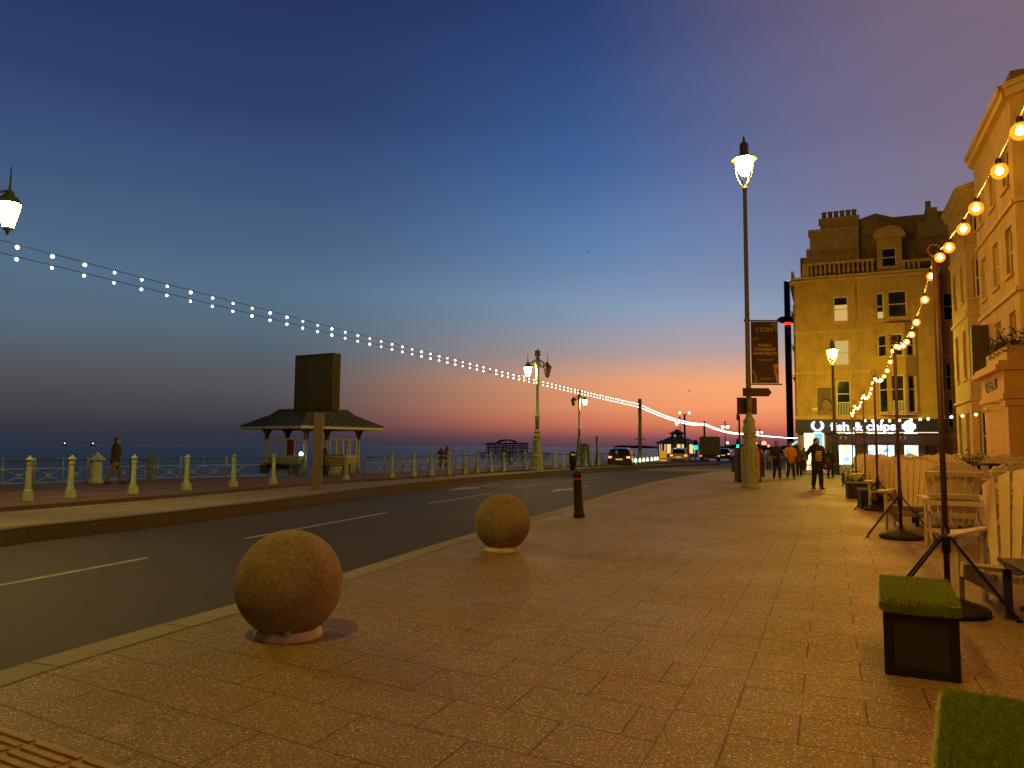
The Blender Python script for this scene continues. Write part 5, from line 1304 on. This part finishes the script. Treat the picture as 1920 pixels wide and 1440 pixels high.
# ---- hotel
U0 = 7.5
ht = thing('hotel', 'long cream stucco hotel with canted bays, portico and mansard along the terrace', 'building', tuple(S(U0, 0)), R(90)-SA)
MH = Matrix.Diagonal((1, -1, 1, 1))           # root x = along the street away, depth runs to the right of the picture
zroof = PU(1817, 345, U0)[1] - 1.6
hw_ = MB()
def hotel_bay(v0, v1, proj, levels, top, wfront):
    L_ = math.hypot(1.3, proj); an = math.atan2(proj, 1.3)
    A_ = MH @ placem(v0, 0, -an); B_ = MH @ placem(v0+1.3, -proj, 0); C2 = MH @ placem(v1-1.3, -proj, an)
    wl2 = v1-v0-2.6
    hA_, hB_, hC_ = [], [], []
    for a_, b_ in levels:
        hA_.append((L_*.28, L_*.78, a_, b_)); hC_.append((L_*.22, L_*.72, a_, b_))
        n_ = wfront
        for k_ in range(n_): c_ = wl2*(k_+.5)/n_; hB_.append((c_-.5, c_+.5, a_, b_))
    for M_, Lx, hs_ in ((A_, L_, hA_), (B_, wl2, hB_), (C2, L_, hC_)):
        facet(hw_, M_, 0, Lx, 0, top, hs_)
        for j, h in enumerate(hs_): sash(ht, M_, h, lit=(.55, .95) if (M_ is A_ and v0 < 30 and j == 1) else None)
        MB().bb(-.03, Lx+.03, -.22, -.004, top-.45, top-.2).bb(-.03, Lx+.03, -.34, -.004, top-.19, top).xf(M_).build('cornice', M_trim, ht)
        for a_, b_ in levels[:-1]:
            MB().bb(-.01, Lx+.01, -.09, -.004, b_+.55, b_+.68).xf(M_).build('string_course', M_trim, ht)
    hw_.add([tuple(MH @ Vector(p_)) for p_ in ((v0, 0, top), (v0+1.3, -proj, top), (v1-1.3, -proj, top), (v1, 0, top))], [(0, 1, 2, 3)])
H1 = [(1.0, 3.3), (5.0, 7.4), (8.8, 10.7), (12.0, 13.5)]
H2 = [(.9, 3.3), (4.4, 6.3), (7.6, 9.3), (10.7, 12.2)]
ztop1 = zroof-.2; ztop2 = zroof-.55
facet(hw_, MH, 47.5, 52, 0, ztop1, []); facet(hw_, MH, 37.5, 40.2, 0, ztop1, [(38.3, 39.3, a_, b_) for a_, b_ in H1])
for a_, b_ in H1: sash(ht, MH, (38.3, 39.3, a_, b_))
hotel_bay(40.2, 47.5, 1.15, H1, ztop1, 2)
hotel_bay(28.0, 37.5, 1.5, H2, ztop2, 3)
facet(hw_, MH, 12, 28, 0, ztop2, [(a+.5, a+1.6, c, d) for a in (24.5, 20.5, 16, 13) for c, d in H2])
for a in (24.5, 20.5):
    for c, d in H2: sash(ht, MH, (a+.5, a+1.6, c, d))
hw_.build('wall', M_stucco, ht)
# mansard roof with steps, chimneys
ms = MB()
def slab(v0, v1, z0_, z1_, m0=-.2, m1=1.6, dep=8):
    st_ = len(ms.v); vs = [(v0, m0, z0_), (v1, m0, z0_), (v1, m1, z1_), (v0, m1, z1_), (v0, dep, z0_), (v1, dep, z0_), (v1, dep, z1_), (v0, dep, z1_)]
    ms.add(vs, [(0, 1, 2, 3), (3, 2, 6, 7), (0, 3, 7, 4), (1, 5, 6, 2), (4, 7, 6, 5)]); ms.xf(MH, st_)
slab(12, 33.5, ztop2, ztop2+4.6, -.2, 2.2); slab(33.5, 37.5, ztop2, ztop2+2.8); slab(37.5, 52, ztop1, ztop1+1.2, -.1, .6)
ms.build('mansard_roof', M_roof, ht)
for v_, z_ in ((46.5, ztop1+.9), (41.5, ztop1+1.4), (36.8, ztop2+3.6), (31.5, ztop2+4.3), (27, ztop2+4.6)):
    MB().bb(v_-.5, v_+.5, -.0, 1.0, ztop2, z_).xf(MH).build('chimney_stack', M_brickc, ht)
for v_ in (38.5, 33.3, 29.5):
    MB().bb(v_-.7, v_+.7, -.5, 1.5, ztop2 if v_ < 37 else ztop1, (ztop2 if v_ < 37 else ztop1)+1.7).xf(MH).build('dormer', M_stucco, ht)
# pipe frame above the roof
a_, za = PU(1856, 288, U0); b_, zb_ = PU(1855, 213, U0); c_, zc_ = PU(1897, 207, U0)
MB().tube([MH @ Vector((a_, -.1, za-1)), MH @ Vector((a_, -.1, zb_)), MH @ Vector((c_, -.1, zc_))], .05, 6).build('roof_pipe', M_dark, ht)
# portico
pm_ = MB(); pu0, pu1 = -2.5, -.004
pm_.bb(26.9, 30.6, pu0, -1.52, 3.25, 3.95).bb(26.9, 28.1, -1.52, 0.05, 3.25, 3.95); pm_.xf(MH)
pt = pm_.build('portico', M_trim, ht)
MB().bb(26.65, 30.85, pu0-.25, -1.52, 3.96, 4.12).bb(26.75, 30.75, pu0-.15, -1.52, 4.125, 4.25).bb(26.8, 30.7, pu0-.06, -1.52, 3.08, 3.24).bb(26.65, 28.1, -1.515, .02, 3.96, 4.12).xf(MH).build('cornice', M_trim, pt)
MB().bb(27.1, 30.4, pu0+.15, pu0+.3, 4.26, 4.75).bb(27.1, 27.25, pu0+.3, -.1, 4.26, 4.75).xf(MH).build('parapet', M_trim, pt)
for v_, u_ in ((27.25, pu0+.35), (30.2, pu0+.35), (27.25, -.9)):
    MB().bb(v_-.26, v_+.26, u_-.26, u_+.26, .3, 2.85).bb(v_-.34, v_+.34, u_-.34, u_+.34, 0, .29).bb(v_-.34, v_+.34, u_-.34, u_+.34, 2.86, 3.07).xf(MH).build('column', M_trim, pt)
tq = text('QUEENS', .46, mat('bronze_letters', (.10, .06, .02), .45, .4), ht, (28.75, 2.52, 3.62), name='hotel_lettering', ext=.03, offset=.008)
tq.rotation_euler = (R(90), 0, R(180))
# projecting dark screen panel
MB().bb(34.6, 34.85, -2.1, -.9, 4.45, 6.5).xf(MH).build('dark_panel', M_shutter, ht)
# planting on the portico
hd = MB()
for i in range(1500):
    v_ = random.uniform(26.9, 30.5); u_ = random.uniform(pu0+.02, pu0+.8) if random.random() < .75 else random.uniform(pu0, -.3)
    if u_ > pu0+.8: v_ = random.uniform(26.9, 27.7)
    z_ = 4.7+abs(random.gauss(0, .26)) - (.18 if random.random() < .3 else 0)
    a = random.uniform(0, 6.28); s_ = random.uniform(.04, .09); e = random.uniform(-.8, .8)
    d1 = Vector((math.cos(a), math.sin(a), e))*s_; d2 = Vector((-math.sin(a), math.cos(a), random.uniform(-.5, .5)))*s_*.45
    c = MH @ Vector((v_, u_, z_)); hd.add([c-d1, c-d2, c+d1, c+d2], [(0, 1, 2, 3)])
o = hd.build('hedge', mat('dark_leaves', (.05, .06, .015), .7, 0, .5, 5), ht, kind='stuff')
# warm wall lantern glow between the columns
wlt = MB().bb(27.6, 27.75, -1.45, -1.2, 2.2, 2.7).xf(MH).build('wall_light', emat('porch_light', (1, .6, .2), 40), ht)
# ivy-like brackets / hanging baskets on the wall
for px, py in ((1766, 764), (1826, 800)):
    pass

# ================================================================== ADIRONDACK CHAIRS
def make_chair(label):
    t = thing('garden_chair', label, 'chair', (0, 0, 0), 0, 'white slatted garden chairs on the terrace')
    b = MB(); n = 7; lean = R(22)
    Mb = Matrix.Translation((0, -.20, .26)) @ Matrix.Rotation(lean, 4, 'X')
    for k_ in range(n):
        c0 = (k_-(n-1)/2); xb = c0*.066; xt = c0*.098; wb = .0275; wt = .042
        zf = lambda c_: .905 - .0165*c_*c_
        zt_ = zf(c0)
        yb = .006*c0*c0; yt = .010*c0*c0
        st_ = len(b.v); e_ = .012*(c0/3)
        b.add([(xb-wb, yb, 0), (xb+wb, yb, 0), (xt+wt, yt, zf(c0+.43)), (xt, yt, zt_), (xt-wt, yt, zf(c0-.43))] + [(xb-wb, yb-.02, 0), (xb+wb, yb-.02, 0), (xt+wt, yt-.02, zf(c0+.43)), (xt, yt-.02, zt_), (xt-wt, yt-.02, zf(c0-.43))],
              [(0, 1, 2, 3, 4), (9, 8, 7, 6, 5), (0, 5, 6, 1), (1, 6, 7, 2), (2, 7, 8, 3), (3, 8, 9, 4), (4, 9, 5, 0)])
    b.xf(Mb); bk = b.build('backrest', M_wood_w, t)
    cb = MB()
    for z_, hwid in ((.12, .24), (.40, .28), (.72, .33)): cb.bb(-hwid, hwid, -.055, -.024, z_, z_+.06)
    cb.xf(Mb).build('crossbar', M_wood_w, bk)
    s = MB()
    for k_ in range(6):
        f_ = k_/5; s.box((0, -.16+f_*.50, .285+f_*.095), (.54, .078, .022), rx=R(10))
    s.build('seat', M_wood_w, t)
    for sx_ in (-1, 1):
        ar_ = [(.28, -.40), (.36, -.40), (.375, .0), (.43, .22), (.42, .40), (.36, .46), (.29, .44), (.28, .2)]
        a_ = MB().prism([(sx_*x, y) for x, y in (ar_ if sx_ > 0 else ar_[::-1])], .585, .608).build('armrest', M_wood_w, t, bevel=.004)
        MB().bb(sx_*.30, sx_*.325, .26, .38, 0, .584).build('front_leg', M_wood_w, t)
        MB().bar((sx_*.285, .36, .34), (sx_*.285, -.62, .05), .024, .12).build('rear_leg', M_wood_w, t)
        MB().bb(sx_*.33, sx_*.355, -.42, -.34, .0, .584).build('rear_post', M_wood_w, t)
    MB().bb(-.33, .33, -.40, -.375, .52, .584).build('rear_rail', M_wood_w, t); MB().bb(-.33, .33, -.40, -.375, .16, .22).build('rear_rail', M_wood_w, t)
    return t
CH = [ # px, ground y, facing angle from +v (deg, clockwise to the right), label
 (1914, 1150, 205, 'nearest white garden chair, cut by the right edge, its broad arm towards the boxes'),
 (1789, 1018, 4, 'white garden chair seen squarely from behind, right behind the nearest tripod post'),
 (1893, 1012, -6, 'white garden chair seen from behind, between the squarely seen one and the right edge'),
 (1712, 992, 196, 'white garden chair facing out, behind the second tripod post with its arm towards the table'),
 (1790, 965, 180, 'white garden chair whose fan back shows above the squarely seen chair'),
 (1880, 950, 178, 'white garden chair facing out at the right edge above the rear-seen pair'),
 (1672, 957, 200, 'white garden chair facing the pavement just beyond the second tripod post'),
 (1735, 945, 20, 'white garden chair seen from behind, its top above the outward facing chair'),
 (1638, 932, 205, 'white garden chair facing the pavement between the third and fourth tripod posts'),
 (1690, 925, 10, 'white garden chair of the middle rows, level with the fourth tripod post'),
 (1745, 922, 185, 'white garden chair of the middle rows, left of the nearest tripod pole'),
 (1622, 918, 205, 'white garden chair facing the pavement by the fourth tripod post'),
 (1660, 912, 15, 'white garden chair level with the far boxes, second from the pavement'),
 (1611, 910, 205, 'white garden chair farthest along the pavement side by the last posts'),
 (1705, 909, 190, 'white garden chair of the far rows under the lit shop window'),
]
ch0 = None
for (px, py, ang, lab) in CH:
    p = G(px, py); rz = -SA - R(ang)
    if ch0 is None: ch0 = make_chair(lab); ch0.location = p; ch0.rotation_euler.z = rz; ch0.scale = (1.2, 1.2, 1.2)
    else: dup(ch0, p, rz, lab, 1.2)
for (px, d, ang, lab) in ((1772, 27, 180, 'small-looking white garden chair by the hotel wall, left of the twin backs'), (1803, 26.5, 185, 'small-looking white garden chair by the hotel wall, right of the twin backs'), (1843, 24, 250, 'white garden chair by the hotel turned sideways beside the long dark tables'),
                     (1858, 26, 160, 'white garden chair behind the sideways one near the hotel wall'), (1895, 21.5, 175, 'white garden chair beneath the portico, facing out behind the long dark tables'), (1930, 19.5, 190, 'white garden chair at the right edge under the portico')):
    q = D(px, 870, d); q.z = .12
    dup(ch0, q, -SA-R(ang), lab, 1.15)
struct(MB().prism([tuple(S(u, v)[:2]) for u, v in ((4.6, 18), (7.5, 18), (7.5, 40), (4.6, 40))], -.1, .118).build('terrace_step', M_isl))

# tables
def make_table(label):
    t = thing('terrace_table', label, 'table', (0, 0, 0), 0, 'dark terrace tables')
    s = MB()
    for k_ in range(6): s.bb(-.42, .42, -.42+k_*.142, -.42+k_*.142+.13, .50, .53)
    s.build('table_top', M_dark, t)
    for x in (-.36, .36):
        for y in (-.36, .36): MB().bb(x-.03, x+.03, y-.03, y+.03, 0, .499).build('leg', M_dark, t)
    MB().bb(-.36, .36, -.02, .02, .14, .18).build('stretcher', M_dark, t)
    return t
tb0 = make_table('dark low table between the outward facing chair and the rear-seen chair')
p = G(1755, 985); tb0.location = p; tb0.rotation_euler.z = -SA
for (px, py, lab) in ((2010, 1185, 'dark low table cut by the right edge before the nearest chair'), (1850, 985, 'dark low table under the pair of rear-seen chairs'), (1715, 935, 'dark low table between the middle rows of chairs')):
    dup(tb0, G(px, py), -SA+.05, lab)
def long_table(px, d, w_, lab):
    q = D(px, 860, d); q.z = .12
    t = thing('long_table', lab, 'table', tuple(q), -R(4), 'long dark tables by the hotel')
    MB().bb(-w_/2, w_/2, -.35, .35, .98, 1.04).build('table_top', M_dark, t, bevel=.01)
    for x in (-w_/2+.12, w_/2-.12):
        for y in (-.28, .28): MB().bb(x-.03, x+.03, y-.03, y+.03, 0, .979).build('leg', M_dark, t)
long_table(1820, 22.5, 1.0, 'dark picnic table by the hotel under the small-looking chairs')
long_table(1885, 19.5, 1.3, 'long dark table at the right edge below the portico')
q = D(1822, 850, 24.5); q.z = .12
t = thing('planter_shrub', 'low dark shrub by the hotel wall behind the dark picnic table', 'shrub', tuple(q))
MB().lathe([(.22, 0), (.3, .5), (.28, .52)], n=12).build('pot', M_dark, t)
lf = MB()
for i in range(500):
    c = Vector((random.gauss(0, .25), random.gauss(0, .22), 1.0+random.gauss(0, .17))); a = random.uniform(0, 6.28); s_ = .06
    d1 = Vector((math.cos(a), math.sin(a), random.uniform(-.8, .8)))*s_; d2 = Vector((-math.sin(a), math.cos(a), .3))*s_*.4
    lf.add([c-d1, c-d2, c+d1, c+d2], [(0, 1, 2, 3)])
lf.tube([(0, 0, .4), (.02, 0, 1.0)], .02, 5); lf.build('foliage', mat('dark_leaves', (.05, .06, .015)), t)

# ================================================================== GRASS-TOPPED BOXES
def grass_tuft(mb, x0, x1, y0, y1, z, n, ln=.028):
    for i in range(n):
        x = random.uniform(x0, x1); y = random.uniform(y0, y1); a = random.uniform(0, 6.28); w_ = .0016; l_ = ln*random.uniform(.6, 1.2)
        tip = Vector((x+random.gauss(0, .009), y+random.gauss(0, .009), z+l_)); d1 = Vector((math.cos(a), math.sin(a), 0))*w_
        mb.add([Vector((x, y, z))-d1, Vector((x, y, z))+d1, tip], [(0, 1, 2)])
def grass_side(mb, p0, p1, nrm, z0, z1, n, ln=.02):
    for i in range(n):
        f_ = random.random(); c = Vector((p0[0]+(p1[0]-p0[0])*f_, p0[1]+(p1[1]-p0[1])*f_, random.uniform(z0, z1)))
        tip = c + Vector((nrm[0]*ln, nrm[1]*ln, random.uniform(-.02, .008))) + Vector((random.gauss(0, .005), random.gauss(0, .005), 0)); t_ = Vector((nrm[1], -nrm[0], 0))*.0016
        mb.add([c-t_, c+t_, tip], [(0, 1, 2)])
M_gr1 = mat('grass_blades', (.28, .36, .022), .6, 0, .5, 40)
def grass_box(corner, rz, w_, dp, h, label, n=9000, soft=True):
    t = thing('grass_topped_box', label, 'box seat', tuple(corner), rz, 'dark boxes with artificial grass tops')
    b = MB().bb(0, w_, 0, dp, .015, h).build('box_body', M_dark, t, bevel=.006)
    f = MB(); e = .012; fw_ = .045
    for s_ in (0, 1):
        y = -e/2 if s_ == 0 else dp+e/2
        f.bb(0, fw_, y-e/2+.001, y+e/2, 0, h).bb(w_-fw_, w_, y-e/2+.001, y+e/2, 0, h).bb(fw_, w_-fw_, y-e/2+.001, y+e/2, 0, .055).bb(fw_, w_-fw_, y-e/2+.001, y+e/2, h-.05, h)
        x = -e/2 if s_ == 0 else w_+e/2
        f.bb(x-e/2, x+e/2, .0, fw_, 0, h).bb(x-e/2, x+e/2, dp-fw_, dp, 0, h).bb(x-e/2, x+e/2, fw_, dp-fw_, 0, .055)
    f.build('box_frame', M_black, t)
    o = .022
    c_ = MB().bb(-o, w_+o, -o, dp+o, h+.001, h+.062).build('grass_pad', M_grass, t, bevel=.02 if soft else 0)
    if n:
        g_ = MB(); grass_tuft(g_, -o, w_+o, -o, dp+o, h+.055, n)
        grass_side(g_, (-o, -o), (w_+o, -o), (0, -1), h-.005, h+.06, n//5); grass_side(g_, (-o, -o), (-o, dp+o), (-1, 0), h-.005, h+.06, n//5)
        ob = g_.build('grass_blades', M_gr1, c_); ob['kind'] = 'stuff'
    return t
c1 = G(1663, 1264); c2_ = G(1797, 1277); a1 = -R(26); w1_ = (c2_-c1).length
grass_box(c1, a1, w1_, .98, .43, 'grass-topped dark panelled box standing before the nearest tripod post', 40000)
cc = ray(1782, 1303); tt = (.50-CAMZ)/cc.z; q = CAM+cc*tt; q.z = 0
a2 = a1-R(5); qb = q - Vector((-math.sin(a2), math.cos(a2), 0))*1.06
grass_box(qb, a2, .46, 1.05, .445, 'bright grass box top in the bottom right corner, closest to the camera', 90000)
for i, (xl, yb_, xr_, h_, lab) in enumerate(((1658-42, 954, 1657, .44, 'dark grass-topped box beside the third tripod leg'), (1592, 935, 1627, .44, 'dark grass-topped box sticking out furthest to the pavement'), (1594, 915, 1620, .42, 'low dark box behind the one sticking out to the pavement'),
                                 (1597, 922, 1622, .42, 'middle dark box in the far cluster by the fourth post'), (1583, 907, 1602, .44, 'farthest dark box at the end of the row by the shorter lamp'))):
    a_ = G(xl, yb_); b_ = G(xr_, yb_+1)
    grass_box(a_, -SA+R(8), min(.9, (b_-a_).length), .5, h_, lab, 1500)

# ================================================================== PEOPLE
def limb(mb, pts, n=10):
    """tapered chain of (point, radius) with rounded joints"""
    P = [Vector(p) for p, r in pts]; Rr = [r for p, r in pts]
    mb.tube(P, Rr, n)
    for p, r in zip(P, Rr): mb.ball(tuple(p), r*.995, n, 6)
def remesh(o, vox):
    m_ = o.modifiers.new('r', 'REMESH'); m_.mode = 'VOXEL'; m_.voxel_size = vox; m_.use_smooth_shade = True
    s_ = o.modifiers.new('s', 'SMOOTH'); s_.factor = .5; s_.iterations = 3
    return o
def person(loc, facing, H, label, stride=.10, arms=None, top=(.02, .02, .02), legs=(.02, .018, .016), topname='jacket', coat=0, hair='short', hood=False, flare=0, shoe=(.03, .025, .02), lean=0, bulk=1.0, group=None, legw=1.0, vox=None):
    """+y is the way the person faces; lengths are fractions of the height H"""
    t = thing('person', label, 'person', tuple(loc), -facing, group)
    q = lambda x, y, z: Vector((x*H, (y + lean*max(0, z-.5))*H, z*H))
    L = H
    hip = [(-.048, 0, .53), (.048, 0, .53)]
    kn = [(-.05, stride*.55+.012, .285), (.05, -stride*.30+.012, .285)]
    an = [(-.05, stride*.95, .045), (.05, -stride*1.05, .05)]
    sh = [(-.105, 0, .815), (.105, 0, .815)]
    if arms is None: arms = [((-.135, -.02, .635), (-.13, .05, .49)), ((.135, -.01, .635), (.13, .03, .485))]
    vx = vox or max(.011, H*.0075)
    # ---- body: one continuous figure
    b = MB()
    limb(b, [(q(0, 0, .53), .082*L), (q(0, .003, .63), .072*L), (q(0, .004, .72), .082*L), (q(0, 0, .79), .078*L), (q(0, -.005, .845), .036*L), (q(0, .002, .885), .031*L)])
    for s in (0, 1):
        limb(b, [(q(*hip[s]), .052*L), (q(*kn[s]), .034*L), (q(*an[s]), .022*L)])
        limb(b, [(q(an[s][0], an[s][1]-.012, .022), .021*L), (q(an[s][0]*1.15, an[s][1]+.085, .017), .016*L)])
        limb(b, [(q(sh[s][0]*.6, 0, .825), .036*L), (q(*sh[s]), .036*L), (q(*arms[s][0]), .024*L), (q(*arms[s][1]), .016*L)])
        e = q(*arms[s][0]); w_ = q(*arms[s][1]); d = (w_-e).normalized(); side = Vector((-1 if s == 0 else 1, 0, 0))
        fwd = Vector((0, 1, 0)) - d*d.y
        if fwd.length < .2: fwd = Vector((0, 0, 1)) - d*d.z
        fwd.normalize(); inn = d.cross(fwd)
        pc = w_ + d*.030*L
        b.tube([w_, pc, w_+d*.05*L], [.015*L, .020*L, .019*L], 8)
        for k_, (o_, ln_) in enumerate(((-.0150, .040), (-.005, .046), (.005, .044), (.0145, .035))):
            f0 = w_+d*.045*L+fwd*o_*L; f1 = f0+d*ln_*.55*L; f2 = f1+(d*.8+inn*(.45 if s else -.45)).normalized()*ln_*.45*L
            b.tube([f0, f1, f2], [.0058*L, .0054*L, .0045*L], 6)
        t0_ = w_+d*.018*L+fwd*.014*L; b.tube([t0_, t0_+(d*.6+fwd*.8).normalized()*.028*L, t0_+d*.04*L+fwd*.026*L], [.007*L, .0062*L, .005*L], 6)
    hc = q(0, .008, .935)
    b.ball(tuple(hc+Vector((0, 0, .006*L))), .05*L, 16, 12, (.86, 1.08, 1.22)); b.ball(tuple(hc+Vector((0, .012*L, -.032*L))), .036*L, 12, 10, (.9, 1.0, .9))
    b.tube([hc+Vector((0, .048*L, .010*L)), hc+Vector((0, .064*L, -.008*L)), hc+Vector((0, .052*L, -.014*L))], [.006*L, .009*L, .008*L], 6)
    for s in (-1, 1): b.ball(tuple(hc+Vector((s*.044*L, -.004*L, -.004*L))), .012*L, 8, 6, (.5, 1, 1.4))
    b.tube([hc+Vector((-.014*L, .050*L, -.030*L)), hc+Vector((.014*L, .050*L, -.030*L))], .005*L, 6)
    body = remesh(b.build('body', M_skin, t), vx*.75)
    for s in (-1, 1): MB().ball(tuple(hc+Vector((s*.019*L, .050*L, .010*L))), .0065*L, 8, 6).build('eye', M_hair, t)
    # ---- trousers, top, shoes, hair
    if flare == 0:
        g = MB(); limb(g, [(q(0, 0, .50), .088*L), (q(0, 0, .575), .082*L)])
        for s in (0, 1): limb(g, [(q(*hip[s]), .060*L*legw), (q(*kn[s]), .044*L*legw), (q(an[s][0], an[s][1], .075), .036*L*legw)])
        remesh(g.build('trousers', mat('cloth_%d_%d_%d' % tuple(int(x*999) for x in legs), legs, .85, 0, .2, 30), t), vx)
    g = MB()
    z0_ = .50 - coat
    limb(g, [(q(0, -.002, z0_), (.092+flare)*L*bulk), (q(0, 0, .60), .088*L*bulk), (q(0, .004, .70), .094*L*bulk), (q(0, 0, .78), .090*L*bulk), (q(0, -.004, .835), .055*L)])
    for s in (0, 1):
        aw_ = q(*arms[s][1]); ae = q(*arms[s][0])
        limb(g, [(q(sh[s][0]*.5, 0, .815), .052*L), (q(*sh[s]), .047*L), (ae, .037*L*bulk), (ae.lerp(aw_, .92), .028*L*bulk)])
    limb(g, [(q(0, -.012, .845), .045*L), (q(0, -.010, .868), .042*L)])
    tm = mat('cloth_%d_%d_%d' % tuple(int(x*999) for x in top), top, .85, 0, .2, 30)
    j = remesh(g.build(topname, tm, t), vx)
    for s in (0, 1):
        g = MB(); a_ = an[s]; limb(g, [(q(a_[0], a_[1]-.018, .024), .027*L), (q(a_[0]*1.1, a_[1]+.04, .022), .025*L), (q(a_[0]*1.18, a_[1]+.088, .018), .019*L)])
        g.tube([q(a_[0], a_[1]-.004, .02), q(a_[0], a_[1], .07)], [.028*L, .027*L], 8)
        g.build('shoe', mat('shoe_%d' % int(shoe[0]*999), shoe, .6), t)
    g = MB()
    if hood:
        limb(g, [(hc+Vector((0, -.016*L, .020*L)), .062*L), (hc+Vector((0, -.022*L, -.03*L)), .060*L), (q(0, -.012, .855), .060*L)])
        remesh(g.build('hood', tm, t), vx*.8)
    else:
        g.ball(tuple(hc+Vector((0, -.012*L, .018*L))), .054*L, 16, 12, (.92, 1.05, 1.12))
        if hair == 'long': limb(g, [(hc+Vector((0, -.03*L, .0)), .046*L), (hc+Vector((0, -.04*L, -.06*L)), .045*L), (q(0, -.055, .80), .038*L)])
        g.build('hair', M_hair, t)
    return t
def gp(px, py, z=0, d=None):
    if d: q = D(px, 850, d); q.z = z; return q
    return G(px, py, z)
def height(px, head, feet, z=0):
    g = G(px, feet, z); return (feet-head)*g.y/FPX
# left man walking on the promenade
person(gp(214, 907.5, ZP), R(62), height(214, 822, 907.5, ZP), 'person in a dark coat and khaki trousers walking right past the left bollards', .14, top=(.03, .016, .008), legs=(.12, .08, .045), topname='coat', coat=.02, bulk=1.12, lean=.03)
person(gp(826, 879.3, ZP), R(20), height(826, 840, 879.3, ZP), 'person in a dark long coat, left one of the couple by the railing', .08, top=(.05, .035, .03), coat=.10, hair='long')
person(gp(837.5, 878.5, ZP), R(-10), height(837, 837, 878.5, ZP), 'person in a rust brown jacket, right one of the couple by the railing', .05, top=(.22, .08, .03), hair='long', arms=[((-.14, -.02, .64), (-.20, .05, .55)), ((.135, 0, .635), (.13, .03, .485))])
person(gp(944, 874.5, ZP), R(60), height(944, 838, 875, ZP), 'dark clothed person left in the pair before the ruined pier', .06, top=(.02, .014, .012), bulk=1.1, coat=.04)
person(gp(956, 874.5, ZP), R(-60), height(956, 840, 875, ZP), 'dark clothed person right in the pair before the ruined pier', .08, top=(.03, .018, .014), bulk=1.15, coat=.06)
person(gp(1457, 900), R(180)+R(5), height(1457, 828, 900), 'person in black sweater and trousers walking towards us, hands held at the waist', .09, arms=[((-.165, .0, .66), (-.10, .13, .60)), ((.165, 0, .66), (.10, .13, .60))], top=(.018, .014, .012), bulk=1.12, shoe=(.35, .3, .2))
person(gp(1483, 898.5), R(178), height(1483, 830, 898.5), 'person in a mustard yellow jacket and black leggings walking towards us', .10, arms=[((-.15, .0, .66), (-.06, .13, .62)), ((.155, 0, .655), (.12, .10, .60))], top=(.55, .24, .03), bulk=1.08, hair='long', shoe=(.4, .35, .3))
person(gp(1499, 893), R(200), height(1499, 836, 893), 'person in dark trousers and grey top behind the yellow jacket, head turned', .12, arms=[((-.14, .05, .70), (-.10, .16, .74)), ((.14, 0, .64), (.12, .05, .50))], top=(.10, .09, .08), legs=(.014, .012, .012))
person(gp(1508, 889.5), R(180), height(1508, 859, 889.5), 'small child in a flared dark coat beside the striped woman', .03, top=(.03, .02, .016), coat=.12, flare=.035, hair='long', vox=.012, topname='coat')
wo = person(gp(1533, 916.5), R(180), height(1533, 823, 916.5), 'person in an open dark hooded coat over a striped top, phone at the ear', .07, arms=[((.16, .02, .66), (.13, .10, .50)), ((.18, .03, .67), (.075, .075, .86))][::-1] if False else [((-.15, .0, .64), (-.14, .06, .49)), ((.20, .04, .70), (.065, .06, .885))], top=(.022, .016, .012), legs=(.016, .012, .012), topname='coat', coat=.09, hood=True, bulk=1.18, legw=1.15)
Hw = height(1533, 823, 916.5)
pn = MB(); pn.ball((0, .045*Hw, .66*Hw), .09*Hw, 18, 14, (.62, .95, 1.9)); pn.build('striped_top', mat('black_knit', (.03, .02, .016), .9), wo)
stp = MB()
for k_ in range(5):
    z_ = (.565+.042*k_)*Hw; rr2 = math.sqrt(max(.05, 1-((z_-.66*Hw)/(.09*Hw*1.9))**2))
    pts = [(.062*Hw*rr2*math.cos(a), .045*Hw+.094*Hw*rr2*math.sin(a), z_) for a in [R(25)+R(130)*i/10 for i in range(11)]]
    stp.tube(pts, .0125*Hw, 6)
stp.build('stripe', mat('cream_knit', (.75, .58, .36), .9), wo)
pw = person(gp(1556, 890, 0, 40), R(170), 1.5, 'dark clothed person carrying a big dark bag behind the striped one', .06, top=(.02, .014, .012), coat=.12, bulk=1.2, hair='long')
bgq = gp(1549, 890, 0, 38.5)
t = thing('shoulder_bag', 'large dark bag hanging at the side of the person behind the striped top', 'bag', (bgq.x, bgq.y, .42), R(10))
MB().lathe([(.10, 0), (.26, .04), (.30, .25), (.24, .5), (.10, .62)], n=14).xf(Matrix.Diagonal((1, .5, 1, 1))).build('bag_body', M_dark, t); MB().tube([(-.12, 0, .6), (-.06, 0, .95), (.1, 0, .95), (.14, 0, .6)], .015).build('strap', M_black, t)
for px, hd_, ft, f_, lab, tp_ in ((1427, 850, 890, 170, 'dark figure just right of the green pedestal in the crowd by the crossing', (.03, .025, .02)), (1441, 851, 890, 190, 'figure in washed blue clothes left of the man in black', (.08, .09, .10)), (1508, 844, 888, 40, 'dark figure standing behind the child near the bright doorway', (.05, .045, .04))):
    p = gp(px, 886, 0, 50); person(p, R(f_), (ft-hd_)*50/FPX, lab, .06, top=tp_)
# seated person on the shelter bench, mostly behind the sign post
q = G2(606, .35)
person(q, sang-R(90)-R(180)+R(20), 1.35, 'dark person standing by the bicycle behind the sign post', .04, top=(.03, .012, .012), bulk=1.1, arms=[((-.14, .05, .68), (-.10, .16, .66)), ((.14, .05, .68), (.10, .16, .66))])
